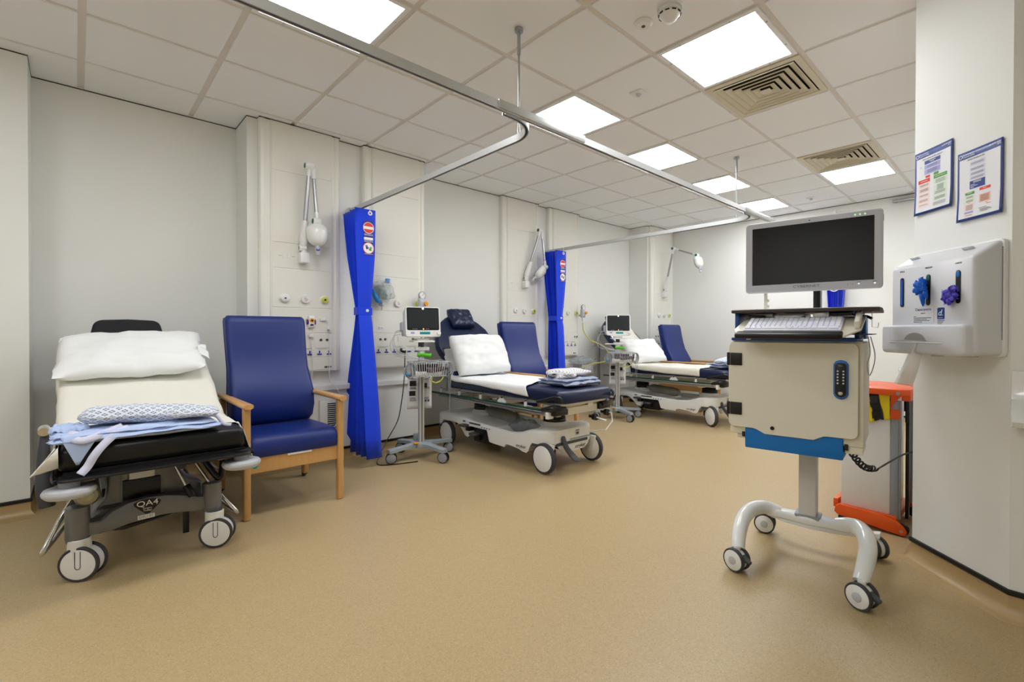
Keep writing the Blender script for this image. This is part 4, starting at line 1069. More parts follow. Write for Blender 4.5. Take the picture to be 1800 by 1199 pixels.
    mb = MB().at(T); mb.loft(R); mb.build('foot_pedal', DGREY, t, smooth=50, sub=1)
    # lifting columns
    for x in (-3.70, -2.745):
        mb = MB().at(T); mb.lathe([(.118, 0), (.112, .025), (.098, .034), (.098, .05)], (x, 0, lerp_table(top, x) - .012), (0, 0, 1), 36); c = mb.build('lift_column', WHITEG2, t)
        mb = MB().at(T); b0 = lerp_table(top, x) + .03; prof = []
        for k in range(6): prof += [(.094, b0 + k * .018), (.080, b0 + k * .018 + .009)]
        mb.lathe(prof, (x, 0, 0), (0, 0, 1), 32); mb.build('column_bellows', BLACKP, c)
    mb = MB().at(T); mb.lathe([(0, 0), (.03, .0), (.048, .03), (.052, .08), (.052, .40), (.04, .44), (.018, .46), (.018, .50), (0, .50)], (-3.10, -.09, .325), (-1, .10, .06), 24); mb.build('gas_cylinder', CYLW2, t)
    # litter frame
    mb = MB().at(T)
    for s in (-1, 1): mb.box(-4.06, -2.47, s * .235 - .022, s * .235 + .022, .445, .485, .004)
    for x in (-3.98, -3.70, -3.34, -2.745): mb.box(x - .03, x + .03, -.24, .24, .43, .475, .004)
    mb.box(-2.482, -2.448, -.19, .345, .452, .508, .004); mb.box(-2.60, -2.47, -.28, .28, .500, .534, .004); mb.box(-3.36, -2.42, -.27, .27, .528, .552, .004)
    mb.build('litter_frame', CREAMW, t, smooth=0)
    mb = MB().at(T)
    for y in (.12, .27): mb.lathe([(0, 0), (.026, 0), (.026, .03), (.012, .034), (.012, .07), (0, .07)], (-2.40, y, .41 if y < .2 else .43), (-1, 0, 0), 22)
    mb.build('crank_knobs', BLACKP, t)
    mb = MB().at(T); mb.cyl((-2.41, .12, .41), (-2.34, .17, .385), .006, n=8); mb.tube([(-2.43, .28, .43), (-2.38, .29, .43), (-2.37, .29, .36), (-2.375, .21, .30), (-2.52, .17, .27)], .006, n=8); mb.build('hanging_straps', WHITEP, t)
    mb = MB().at(T); mb.cushion((-2.446, .10, .512), (0.004, 0, 0), (0, .035, 0), (0, 0, .014), 8, 3, .5); mb.build('frame_tag', PAPER, t)
    # side rails folded down
    for s in (-1, 1):
        y = s * .328
        mb = MB().at(T); mb.prism(rrect(y - .017, y + .017, .488, .502, .005, 3), -4.10, -2.50, 'YZ'); r = mb.build('side_rail', GLASSGREEN, t)
        for x, w in ((-3.96, .012), (-3.66, .012), (-3.34, .012), (-2.76, .012)): mb = MB().at(T); mb.prism([(x - w, .488), (x + w, .488), (x + w, .532), (x + w * .5, .542), (x - w * .5, .542), (x - w, .532)], y + .006, y + .020, 'XZ', .002); mb.build('rail_bracket', WHITEP, r, smooth=0)
        mb = MB().at(T); mb.prism([(-3.11, .488), (-2.99, .488), (-3.0, .515), (-3.03, .538), (-3.07, .538), (-3.10, .515)], y + .006, y + .020, 'XZ', .002); mb.build('rail_bracket', WHITEP, r, smooth=0)
        mb = MB().at(T)
        for x in (-3.96, -3.66, -3.34, -3.05, -2.76): mb.cyl((x, y + .013, .534), (x, y + .013, .548), .008, n=10)
        mb.build('rail_rivets', BLACKP, r)
        mb = MB().at(T)
        for a, b in ((-3.96, -3.70), (-3.66, -3.38), (-3.34, -3.08), (-3.05, -2.80), (-2.76, -2.50)): mb.cyl((a, y - s * .03, .535), (b + .04, y - s * .03, .552), .006, n=8)
        mb.cyl((-4.0, y - s * .02, .468), (-2.55, y - s * .02, .462), .012, n=10); mb.build('rail_arms', STEEL, r)
        mb = MB().at(T); mb.tube([(-2.56, y + s * .004, .497), (-2.47, y, .515), (-2.435, y - s * .04, .512), (-2.43, y - s * .11, .506)], .02, n=12, smooth=5, radii=[.016, .026, .030, .022]); mb.box(-2.475, -2.42, min(y, y - s * .14), max(y, y - s * .14), .462, .508, .008); mb.build('corner_bumper', BLACKP, t)
        mb = MB().at(T); mb.box(-2.50, -2.47, y - .03, y + .03, .44, .49, .004); mb.build('bumper_mount', WHITEP, t, smooth=0)
        mb = MB().at(T); mb.tube([(-2.62, s * .322, .555), (-2.50, s * .330, .585), (-2.415, s * .328, .605), (-2.385, s * .315, .595), (-2.385, s * .305, .565)], .012, n=10, smooth=5); mb.build('mattress_retainer', BLACKP, t)
    # mattress and winged backrest
    mb = MB().at(T); mb.loft([[(x, y * 1.0, z) for y, z in rrect(-w, w, .552, tz, .03, 4)] for x, w, tz in ((pvx - .03, .308, .640), (-2.60, .308, .653), (-2.45, .308, .650), (-2.40, .302, .640), (-2.385, .288, .618))]); mb.build('mattress', NAVYV, t, smooth=50)
    a = radians(ang); pv = V((pvx, 0, .575))
    F = T @ Matrix(((-cos(a), 0, sin(a), pv.x), (0, -1, 0, 0), (sin(a), 0, cos(a), pv.z), (0, 0, 0, 1)))
    o = [(u, w) for u, w in wt] + [(u, -w) for u, w in reversed(wt)]
    mb = MB().at(F); mb.prism(o, 0, .075, 'XY', .024, 3); b = mb.build('backrest', NAVYV, t, smooth=50)
    def puff(u, w, s, k): return V((0, 0, noise.noise(V((u * 3, w * 3, 2))) * .008 + .004 * sin(w * 14) * (abs(u) < .8)))
    mb = MB().at(F); mb.cushion((cu, 0, .105), (.108, 0, 0), (0, .135, 0), (0, 0, .055), 22, 5, .4, puff); mb.build('headrest_cushion', NAVYV, b, smooth=70)
    mb = MB().at(F); mb.box(.05, cu - .05, -.20, .20, -.03, 0, .005); mb.box(.30, .36, -.22, .22, -.06, -.03); mb.build('backrest_frame', DGREY, b)
    mb = MB().at(T)
    for s in (-1, 1): mb.cyl((pvx - .30, s * .16, .49), (pvx - .42 * cos(a), s * .16, .575 + .42 * sin(a)), .014, n=10)
    mb.build('gas_strut', STEEL, t)
    return t
WHITEG2 = mat('pale_grey_moulding', rgb(224, 224, 220), 0.32, bump=.02, spec=.5)
CYLW2 = mat('grey_cylinder', rgb(128, 126, 118), .4, metal=.3, var=.15, vscale=14)
b2 = white_trolley('navy trolley on white base in the middle bay, nearest the first monitor', 57, -3.79, [(0, .30), (.24, .305), (.33, .345), (.40, .358), (.48, .345), (.60, .305), (.68, .235), (.735, .16), (.765, .10)], .70)
DY = 2.695
b3 = white_trolley('navy trolley on white base in the far bay, partly behind the computer cart', 45, -3.65, [(0, .305), (.33, .31), (.43, .345), (.53, .358), (.64, .345), (.74, .31), (.82, .24), (.87, .16), (.90, .10)], .82, -31)
b3.location = (CX + .03, CY + DY, 0)
o = MB().cushion((0, 0, 0), (.11, 0, 0), (0, .09, 0), (0, 0, .05), 20, 3, .5, lambda u, w, s, k: noise.noise_vector(V((u * 3, w * 3, s))) * .025 * k).build('clear_bag', mat('smoky_film', rgb(120, 128, 140), .15, alpha=.55, trans=.3), None)
o.location = (-2.99, 2.76, .29); tag(o, 'crumpled clear plastic bag lying in the middle trolley\'s base tray', 'bag')

A2 = radians(57); A3 = radians(45)
PV2 = V((-3.79, CY, .575))
sheet('white sheet with slanting front edge on the middle trolley', PV2, A2, -2.385, .654, .075, CY, .310, .33, 1.76, .06, SHEETW, lambda w: .22 * (w + 1) , lambda u, s: lerp_table([(0, .075), (.2, .055), (.5, .035), (1, .03)], u) if s < 0 else .05, seed=4)
PV3 = V((-3.62, CY + DY, .575))
sheet('cream sheet drawn right up the backrest of the far trolley', PV3, A3, -2.355, .654, .075, CY + DY, .305, .33, 1.98, .08, SHEET, None, lambda u, s: lerp_table([(0, .085), (.3, .075), (.55, .05), (1, .03)], u), seed=9)
u2 = V((-cos(radians(64)), 0, sin(radians(64))))
pillow('white pillow propped upright against the middle trolley\'s backrest', (-3.735, CY - .01, .868), (0.015, .305, .005), u2 * .205, .098, 5)
pillow('white pillow lying on the cream sheet of the far trolley', (-3.635, CY + DY - .04, .835), (0.085, .29, 0.01), V((-.10, -.017, .145)), .08, 7)
# folded gowns on their foot ends
def gown_stack(x, y, m_top, m_low, l_top, l_low, seed):
    z = .664
    mb = MB(); slab(mb, (x, y, z + .016), .165, .215, .019, seed, rot=6); slab(mb, (x - .01, y - .01, z + .042), .150, .205, .017, seed + 2, rot=3)
    tag(mb.build('folded_cloth', m_low, None, smooth=70), l_low, 'cloth')
    mb = MB(); mb.surf(rollf(x - .02, y + .0, z + .084, .205, .125, .034, seed, 8), 36, 30, uvs=(.42, .55))
    mb.surf(rollf(x + .035, y - .11, z + .074, .085, .075, .026, seed + 4, -25), 22, 24, uvs=(.18, .4))
    tag(mb.build('folded_gown', m_top, None, smooth=80), l_top, 'gown')
gown_stack(-2.62, CY + .055, GOWN2, SLATECLOTH, 'white dotted gown folded on top, at the middle trolley\'s foot end', 'slate blue folded cloth under the white dotted gown', 2)
gown_stack(-2.50, CY + DY + .06, GOWN3, SLATECLOTH, 'bluish printed gown folded on the far trolley beside the cart', 'slate folded cloth under the bluish gown on the far trolley', 6)
# ------------------------------------------------------------------ patient monitors on rolling stands
STANDM = mat('stand_blue_grey', rgb(158, 170, 178), .38, metal=.2)
def monitor_stand(label, x, y):
    t = thing('monitor_stand', label, 'patient monitor', (x, y, 0), 0, 'patient monitors on rolling stands')
    mb = MB(); mb.prism(rrect(-.075, .075, -.075, .075, .03, 4), .098, .140, 'XY', .006)
    for d in (8, 92, 188, 272):
        R = Matrix.Rotation(radians(d), 4, 'Z'); mb.at(R)
        mb.loft([[(a, w, z0), (a, w, z1), (a, w - .008, z1 + .004), (a, -w + .008, z1 + .004), (a, -w, z1), (a, -w, z0)] for a, w, z0, z1 in ((.04, .050, .100, .132), (.12, .034, .100, .130), (.20, .030, .098, .122), (.29, .030, .088, .116), (.312, .022, .088, .112))])
    mb.at(Matrix.Identity(4)); mb.box(-.09, -.05, -.03, .05, .13, .20, .008); base = mb.build('stand_base', STANDM, t)
    MB().box(.03, .07, -.10, -.06, .139, .150, .004).build('base_clip', AMBER, base)
    for k, d in enumerate((8, 92, 188, 272)):
        a = radians(d); c = V((cos(a) * .285, sin(a) * .285, .046)); n = [V((.55, -.8, 0)), V((.8, -.5, 0)), V((.5, -.8, 0)), V((.85, -.5, 0))][k]
        twin_wheel(t, 'caster', c, .046, n, .016, .014, GREYP, BLACKP, LGREY, mark=False, top=-.012)
    Rz = Matrix.Rotation(radians(-15), 4, 'Z')
    mb = MB().at(Rz); mb.prism(rrect(-.022, .022, -.024, .024, .010, 4), .13, .96, 'XY'); mb.m(1); mb.box(.0215, .0226, -.004, .004, .14, .80); mb.build('pole', [ALU, DGREY], t, smooth=50)
    mb = MB(); mb.cyl((0, 0, .945), (0, 0, 1.0), .026, n=22); mb.build('pole_collar', DGREY, t)
    mb = MB().at(Rz); mb.box(-.03, .04, -.055, .062, .925, .955, .006); mb.box(-.02, .02, -.16, -.05, .928, .945, .004); mb.cyl((0, 0, .90), (0, 0, .95), .030, n=22); mb.build('pole_clamp', WHITEP, t)
    mb = MB().at(Matrix.Rotation(radians(-28), 4, 'Z')); mb.surf(lambda u, w: (.032 + .014 * u - .01 * sin(u * 5), -.032 + .115 * u, .872 + .032 * w + .004 * sin(u * 6)), 14, 2); mb.surf(lambda u, w: (.034 * cos(u * 4.6 + .6), -.034 * sin(u * 4.6 + .6) , .872 + .032 * w), 18, 2)
    st = mb.build('lime_strap', LIME, t, smooth=60, solid=.002)
    mb = MB().at(Rz); mb.prism([(-.07, -.085), (.07, -.085), (.085, -.06), (.085, .075), (.07, .10), (-.07, .10)], .997, 1.012, 'XY', .003); mb.box(-.05, .06, -.05, .05, 1.01, 1.03, .004); mb.build('tilt_plate', WHITEP, t)
    # monitor
    MM = Rz @ Matrix.Translation((.02, -.005, 1.165)) @ Matrix.Rotation(radians(-7), 4, 'Y')
    mb = MB().at(MM); mb.loft([[(x, yy, z) for yy, z in rrect(-w, w, -h, h, .022, 5)] for x, w, h in ((-.085, .128, .10), (-.075, .138, .112), (.03, .148, .126), (.050, .152, .130), (.058, .148, .126))]); case = mb.build('monitor_case', WHITEP, t, smooth=45)
    mb = MB().at(MM); mb.prism(rrect(-.138, .138, -.072, .120, .012, 4), .0575, .0600, 'YZ'); mb.build('front_bezel', SCREENB, case)
    mb = MB().at(MM); mb.box(.0596, .0608, -.122, .122, -.052, .104); mb.build('display', SCREENM, case, smooth=0)
    mb = MB().at(MM); mb.lathe([(.009, 0), (.009, .003), (0, .0035)], (.0600, .0, .112), (1, 0, 0), 16); mb.build('alarm_light', LEDW, case)
    mb = MB().at(MM); mb.cyl((.0595, -.0, -.062), (.0612, -.0, -.062), .006, n=12); mb.build('power_light', LEDY, case)
    mb = MB().at(MM)
    for k in (-.09, -.075, -.06, .025, .04): mb.box(.0600, .0606, k, k + .006, -.065, -.060)
    mb.build('key_marks', LGREY, case, smooth=0)
    mb = MB().at(MM); mb.box(.0578, .0592, -.032, .058, -.108, -.086); l = mb.build('asset_label', TEALL, case, smooth=0)
    mb = MB().at(MM)
    for k in range(9): mb.box(.0592, .0596, -.026 + k * .009, -.020 + k * .009, -.101, -.094)
    mb.build('label_print', DEEPBLUE, l, smooth=0)
    mb = MB().at(MM); mb.box(.0578, .0588, -.108, -.076, -.104, -.086); mb.build('model_label', LAV, case, smooth=0)
    mb = MB().at(MM); mb.lathe([(.018, 0), (.018, .010), (.014, .014), (0, .014)], (.0578, .132, -.098), (1, 0, 0), 20); mb.build('dial', WHITEP, case)
    mb = MB().at(MM); mb.box(-.06, .01, -.172, -.138, -.075, .005, .008); mb.box(-.05, .02, -.160, -.140, -.112, -.06, .006); mb.build('side_module', LGREY, case)
    # basket
    BM = Rz @ Matrix.Translation((.095, .03, 0)); mb = MB().at(BM)
    def ringp(hx, hy, z): return [(p[0], p[1], z) for p in rrect(-hx, hx, -hy, hy, .03, 4)]
    mb.tube(ringp(.10, .155, .835), .0035, n=6, closed=True); mb.tube(ringp(.10, .155, .822), .0025, n=6, closed=True); mb.tube(ringp(.088, .138, .715), .003, n=6, closed=True)
    tp = ringp(.10, .155, .835); bt = ringp(.088, .138, .715)
    def edge_wires(n, f):
        for k in range(n):
            q = (k + .5) / n; a, b = f(q); mb.cyl(a, b, .0030, n=6)
    for sx in (-1, 1): edge_wires(13, lambda q: (V((sx * .10, -.13 + .26 * q, .835)), V((sx * .088, -.115 + .23 * q, .715))))
    for sy in (-1, 1): edge_wires(8, lambda q: (V((-.075 + .15 * q, sy * .155, .835)), V((-.065 + .13 * q, sy * .138, .715))))
    for k in range(9): mb.cyl((-.088, -.11 + .0275 * k, .715), (.088, -.11 + .0275 * k, .715), .002, n=6)
    mb.cyl((-.12, 0, .83), (-.09, 0, .83), .01, n=8); bk = mb.build('wire_basket', LGREY, t)
    mb = MB().at(BM); mb.box(-.07, .06, -.12, .10, .720, .752, .008); mb.build('cuff_pack', WHITEP, bk)
    mb = MB().at(BM); mb.cushion((.03, .06, .765), (.05, 0, 0), (0, .09, .012), (0, 0, .020), 12, 3, .5); mb.build('folded_cuff', BROWNP, bk)
    mb = MB().at(BM); mb.box(-.05, .03, -.085, -.02, .752, .825, .006); mb.box(-.05, .02, .0, .09, .782, .815, .006); mb.build('cable_pouch', BLACKP, bk)
    # coiled leads at both ends, loops up to the monitor
    for e, n in ((-.165, 4), (.162, 4)):
        mb = MB().at(BM)
        for k in range(n):
            r = .048 + .006 * k; oo = (.02 + .008 * k, e + .008 * (k % 2), .775 - .004 * k)
            mb.tube([(oo[0] + .5 * r * sin(q) * .6, oo[1] + r * .55 * cos(q), oo[2] + r * sin(q)) for q in [2 * pi * j / 18 for j in range(18)]], .0042, n=6, closed=True)
        mb.build('coiled_lead', GREYP, bk)
    mb = MB().at(BM)
    mb.tube([(.04, .17, .80), (.05, .185, .70), (.05, .18, .58), (.05, .175, .46), (.05, .178, .40)], .0025, n=6, smooth=5); mb.tube([(.05, .165, .78), (.06, .165, .66), (.06, .16, .56)], .0025, n=6, smooth=5)
    mb.build('hanging_lead', GREYP, bk)
    mb = MB().at(Rz)
    for dz, dy in ((0, 0), (-.012, -.012), (-.035, -.03)):
        mb.tube([(0, -.172, 1.10 + dz), (.0, -.215 + dy * .4, 1.085 + dz), (.01, -.235 + dy, 1.0 + dz), (.03, -.19 + dy, .92 + dz), (.08, -.06, .862), (.10, .04, .845)], .0030, n=6, smooth=6)
    mb.build('monitor_leads', LGREY, t)
    mb = MB().at(BM); mb.tube([(.02, .04, .715), (.04, .02, .675), (.045, .06, .655), (.04, .11, .68), (.03, .13, .73)], .006, n=8, smooth=6); mb.build('short_tube', YELLOWT, bk)
    mb = MB().at(BM); mb.cushion((.03, -.185, .755), (.02, 0, 0), (0, .03, 0), (0, 0, .045), 10, 2.5, .5); mb.m(1).cushion((.045, -.185, .735), (.012, 0, 0), (0, .014, 0), (0, 0, .012), 8, 2.5, .5); mb.build('wrapped_mask', [CLEARPL, MASKBLUE], bk)
    return t
SCREENB = mat('bezel_black', rgb(34, 36, 40), .25)
def sheet_card(label, x, y, rz):
    t = thing('instruction_sheet', label, 'sheet', (x, y, .56), rz, 'printed sheets hanging on the monitor stands')
    mb = MB(); mb.surf(lambda u, w: (-.004 * sin(u * pi) - .006 * w, -.10 + .20 * u - .012 * (1 - w) * (1 - u), -.145 + .29 * w), 8, 8); mb.build('page', PAPER, t, smooth=60, solid=.0006)
    mb = MB(); mb.box(-.004, .0016, -.088, -.035, .055, .100); mb.box(-.004, .0016, -.092, -.040, -.030, .012); mb.box(-.004, .0016, .025, .060, .038, .078); mb.build('page_pictures', BLACKINK, t, smooth=0)
    mb = MB()
    for z in (.118, .040, .030, -.048, -.060, -.072):
        for y0, y1 in ((-.088, -.03), (.02, .085)): mb.box(-.004, .0014, y0, y1 - .01 * abs(sin(z * 90)), z, z + .003)
    for k in (.04, .065): mb.box(-.006, .0014, k, k + .014, -.085, -.068)
    mb.build('page_lines', INK, t, smooth=0)
    mb = MB(); mb.lathe([(.006, 0), (.006, .001), (0, .001)], (.0008, .082, .128), (1, 0, 0), 16); mb.build('page_emblem', NAVYINK, t)
    return t
MX, MY = -3.655, 2.16
ms = monitor_stand('white patient monitor on a stand beside the first blue curtain', MX, MY)
dup(ms, (MX + .04, MY + 2.775, 0), 'white patient monitor on a stand beside the far trolley, below the suction tube').rotation_euler = (0, 0, radians(-30))
sheet_card('printed sheet hanging under the basket of the monitor beside the first curtain', MX - .040, MY + .012, -25)
sheet_card('printed sheet hanging under the basket of the monitor by the far trolley', MX + .04 - .028, MY + 2.775 + .040, -45)
t = thing('dressing_trolley_post', 'thin grey upright post on the wall behind the second monitor stand', 'post', (-4.30, 5.42, 0))
MB().box(-.012, .012, -.018, .018, .02, 1.08, .003).build('post', STEEL, t); MB().box(-.06, .06, -.06, .06, .001, .02, .004).build('post_foot', GREYP, t)
# ------------------------------------------------------------------ computer cart
t = thing('computer_cart', 'cream computer cart on four casters with large screen and lockable cabinet', 'computer cart', (-.735, 2.48, 0), 8)
def arm(sx):
    x = .215 * sx
    mb = MB(); mb.tube([(sx * .12, .056, .197), (sx * .168, .048, .209), (sx * .205, .012, .216), (sx * .234, -.048, .210), (sx * .247, -.112, .190), (sx * .247, -.172, .160), (sx * .240, -.225, .126), (sx * .232, -.258, .094)], .03, n=20, smooth=8, radii=[.030, .032, .034, .035, .034, .033, .031, .029]); return mb
for s in (-1, 1): arm(s).build('base_arm', WHITEG, t, smooth=60)
mb = MB(); mb.loft([[(x, .052 + y, .196 + z) for y, z in rrect(-h, h, -v, v, min(h, v) * .6, 4)] for x, h, v in ((-.17, .026, .022), (-.08, .034, .020), (0, .048, .020), (.08, .034, .020), (.17, .026, .022))]); cb = mb.build('base_crossbar', WHITEG, t, smooth=60)
mb = MB(); mb.prism(rrect(-.05, .055, .012, .100, .008, 3), .206, .2225, 'XY'); mb.build('column_socket', GREYP, cb)
mb = MB()
for s in (-1, 1): mb.loft([[(x, y, z + q) for x, q in ((s * .20 - w, -.010), (s * .20 + w, -.010), (s * .20 + w * .8, .010), (s * .20 - w * .8, .010))] for y, z, w in ((.03, .205, .03), (.13, .165, .032), (.24, .118, .030), (.295, .112, .022))])
s0 = mb.build('rear_legs', WHITEG, t, smooth=45)
mb = MB(); mb.loft([[(x, y - .028, .112), (x, y + .028, .112), (x, y + .022, .130), (x, y - .022, .130)] for x, y in ((-.265, .285), (-.235, .262), (-.18, .225), (-.10, .192), (0, .178), (.10, .186), (.18, .210), (.245, .240), (.275, .262))]); mb.build('rear_plate', WHITEG, t, smooth=45)
def cart_caster(c, n, brake):
    c = V(c); n = V(n).normalized()
    f = twin_wheel(t, 'caster', c, .052, n, .026, .018, WHITEP, RUBBER, WHITEG, mark=False, top=-.006, drum=.84)
    for s in (1, -1):
        MB().lathe([(.018, 0), (.018, .004), (.012, .006), (0, .006)], c + n * (s * .0325), n * s, 20).build('hub_cap', LGREY, f)
    if brake:
        sd = V((-n.y, n.x, 0)) 
        if sd.y > 0 and False: sd = -sd
        mb = MB(); d = V((n.y, -n.x, 0)) * -1
        mb.tube([c + d * .03 + V((0, 0, .02)), c + d * .052 + V((0, 0, .010)), c + d * .070 + V((0, 0, .006))], .012, n=10, radii=[.014, .013, .008]); mb.build('brake_pedal', DGREY, f)
cart_caster((-.235, -.268, .053), (-.35, -.94, 0), True); cart_caster((.238, -.280, .053), (-.45, -.9, 0), True)
cart_caster((-.235, .268, .053), (.1, -1, 0), False); cart_caster((.255, .268, .053), (-.7, -.75, 0), False)
mb = MB(); mb.prism(rrect(-.034, .040, .018, .088, .006, 3), .205, .60, 'XY'); mb.build('column', COLUMNM, t, smooth=40)
mb = MB(); mb.box(-.222, .165, -.195, .10, .552, .662, .006); bb = mb.build('drive_box', CARTBLUE, t)
MB().box(.1655, .185, -.15, .09, .575, .66, .004).build('box_end', LGREY, bb)
# cabinet
mb = MB(); mb.box(-.292, .235, -.186, .130, .612, 1.046, .008); cab = mb.build('cabinet_body', CREAMW, t)
MB().box(-.285, .228, -.180, .124, 1.0455, 1.050, .001, 1).build('cabinet_lid', WHITEP, cab)
MB().box(-.262, -.225, -.17, -.02, .590, .613, .003).build('cabinet_foot', CREAMW, cab); MB().box(.17, .232, -.18, -.02, .582, .613, .003).build('cabinet_foot', CREAMW, cab)
MB().box(.168, .182, -.19, -.181, .596, .622, .002).build('latch', BLACKP, cab); MB().box(-.236, -.22, -.19, -.181, .600, .624, .002).build('latch', BLACKP, cab)
def arcpt(cx, cz, r, a0, a1, n=5): return [(cx + r * cos(radians(a0 + (a1 - a0) * k / n)), cz + r * sin(radians(a0 + (a1 - a0) * k / n))) for k in range(n + 1)]
dp = arcpt(.192, 1.018, .025, 0, 90) + arcpt(-.268, 1.018, .025, 90, 180) + arcpt(-.268, .672, .025, 180, 270) + [(-.185, .647), (-.172, .644), (-.135, .626), (.058, .626), (.094, .645), (.105, .647)] + arcpt(.192, .672, .025, 270, 360)
mb = MB(); mb.prism(dp, -.204, -.188, 'XZ', .002, 1); door = mb.build('cabinet_door', CREAMW, t, smooth=0)
mb = MB(); mb.prism([(x * 1.004 + .0, z) for x, z in dp], -.1885, -.1865, 'XZ'); mb.build('door_seal', BLACKP, door, smooth=0)
for z0 in (.934, .703):
    mb = MB(); mb.box(-.302, -.286, -.206, -.17, z0 - .002, z0 + .060, .004); mb.box(-.285, -.233, -.2095, -.203, z0, z0 + .058, .002); mb.build('hinge', BLACKP, door)
mb = MB(); pl = [(.157 + .027 * cos(radians(a)), .836 + .027 * sin(radians(a))) for a in range(180, 361, 15)] + [(.184, .955), (.176, .968), (.162, .973), (.152, .973), (.138, .968), (.130, .955)]
mb.prism(pl, -.209, -.2035, 'XZ', .002); lk = mb.build('lock_plate', RINGBLUE, door)
mb = MB(); pl2 = [(.157 + .0205 * cos(radians(a)), .840 + .0205 * sin(radians(a))) for a in range(180, 361, 15)] + [(.1775, .952), (.170, .961), (.144, .961), (.1365, .952)]
mb.prism(pl2, -.226, -.208, 'XZ', .003); mb.build('keypad', BLACKP, lk)
mb = MB()
for r in range(5):
    for c in (-.010, .010): mb.cyl((.157 + c, -.2262, .878 + r * .0125), (.157 + c, -.2278, .878 + r * .0125), .0034, n=10)
mb.build('keypad_buttons', WHITEP, lk)
text('keypad_mark', 'MENU', .005, (.157, -.2268, .950), '-Y', LGREY, lk)
MB().lathe([(.010, 0), (.010, .006), (.005, .012), (0, .012)], (.157, -.226, .838), (0, -1, 0), 18).build('lock_cylinder', CHROME, lk)
MB().lathe([(.0085, 0), (.0085, .004), (.0045, .004), (.004, .001), (0, .001)], (-.103, -.204, .657), (0, -1, 0), 18).build('keyhole', BLACKP, door)
# top tray, keyboard slide, worktop
mb = MB(); mb.box(-.282, .212, -.205, .12, 1.050, 1.064, .004); tr = mb.build('top_tray', DEEPBLUE, t)
MB().box(-.215, -.195, -.2062, -.204, 1.0545, 1.0605).build('tray_label', PAPER, tr, smooth=0)
mb = MB(); mb.box(-.25, .262, -.215, .10, 1.0785, 1.083, .002); sl = mb.build('mouse_shelf', BLACKP, t)
mb = MB(); mb.box(-.145, -.118, -.20, -.10, 1.064, 1.079, .003); mb.box(.02, .045, -.20, -.10, 1.064, 1.079, .003); mb.build('slide_feet', CREAMW, sl)
KT = Matrix.Translation((-.02, -.275, 1.098)) @ Matrix.Rotation(radians(22), 4, 'X')
mb = MB().at(KT); mb.prism([(-.205, -.055), (.195, -.055), (.250, .02), (.258, .17), (-.215, .17), (-.235, .02)], -.012, -.004, 'XY', .003); mb.box(.225, .245, .02, .16, -.004, .03, .006); kt = mb.build('keyboard_tray', CREAMW, t)
mb = MB().at(KT); mb.box(-.186, .184, -.02, .125, -.004, .010, .004); kb = mb.build('keyboard', KEYS, t)
mb = MB().at(KT); mb.box(-.182, .180, -.014, .119, .0095, .0105); mb.build('key_bed', KEYLIGHT, kb, smooth=0)
rows = 6
mb = MB().at(KT)
for r in range(rows):
    y0 = -.012 + r * .0215
    n = 18 if r else 11; x = -.180; 
    for k in range(n):
        wd = (.361 / n) - .003 if r else [.02, .02, .02, .095, .02, .02, .02, .02, .02, .035, .035][k]
        mb.box(x, x + wd, y0, y0 + .0195, .010, .0150, .0012, 1); x += wd + .003
mb.build('keys', KEYS, kb, smooth=0)
mb = MB().at(KT); mb.box(-.03, .0, .124, .1255, .0, .006); mb.build('keyboard_mark', INK, kb, smooth=0)
mb = MB().at(KT); mb.box(-.214, .192, -.064, -.020, -.018, .006, .008, 3); mb.build('wrist_rest', BLACKV, t)
for x, s in ((-.272, 1), (.205, -1)): MB().box(x - .006, x + .012, -.16, .12, 1.064, 1.178, .003).build('shelf_bracket', DEEPBLUE, t)
wt = [(-.288, -.185), (-.20, -.205), (.20, -.205), (.285, -.175), (.292, -.10), (.285, .20), (-.285, .20), (-.292, -.10)]
mb = MB(); mb.prism(wt, 1.178, 1.192, 'XY', .003); wk = mb.build('worktop', EDGE, t)
mb = MB(); mb.prism([(x * .985, y * .985) for x, y in wt], 1.1915, 1.1935, 'XY'); mb.build('worktop_face', WHITEP, wk)
mb = MB(); mb.box(-.09, .015, -.16, .02, 1.135, 1.172, .006); mb.box(.05, .11, -.18, -.05, 1.150, 1.176, .004); mb.box(-.20, -.12, -.12, .05, 1.155, 1.178, .004); mb.build('slide_rails', STEEL, wk)
mb = MB(); mb.cyl((.012, -.172, 1.150), (.012, -.16, 1.150), .010, n=16); mb.tube([(.012, -.17, 1.150), (-.03, -.175, 1.142), (-.05, -.17, 1.132)], .003, n=6, smooth=4); mb.build('release_knob', BLACKP, wk)
mb = MB(); mb.box(.09, .19, -.15, .02, 1.160, 1.174, .003); mb.box(-.22, -.15, -.16, .0, 1.158, 1.168, .003); mb.build('slide_runners', BLACKP, wk)
mb = MB(); mb.tube([(.255, .03, 1.178), (.250, .0, 1.178), (.250, .0, 1.112), (.272, .0, 1.110), (.274, .0, 1.130)], .0016, n=6); mb.build('wire_hook', STEEL, wk)
mb = MB(); mb.tube([(.21, -.03, 1.155), (.232, -.04, 1.158), (.252, -.05, 1.148)], .006, n=8, smooth=4); mb.build('side_lever', BLACKP, wk)
mb = MB(); mb.box(.222, .232, -.05, .07, 1.06, 1.16, .002); mb.build('side_plate', CARTBLUE, wk)
mb = MB(); mb.tube([(.238, -.02, 1.07), (.246, -.03, 1.0), (.236, -.02, .95), (.244, -.01, .90), (.262, .0, .98), (.245, .01, 1.07)], .0022, n=6, smooth=6); mb.build('loose_lead', LGREY, t)
mb = MB(); mb.prism([(-.19, 1.193), (-.176, 1.193), (-.176, 1.285), (-.19, 1.285)], .02, .03, 'XZ'); 
for z in (1.215, 1.245): mb.cyl((-.176, .025, z), (-.168, .025, z), .007, n=12)
mb.build('slotted_bracket', CREAMW, wk)
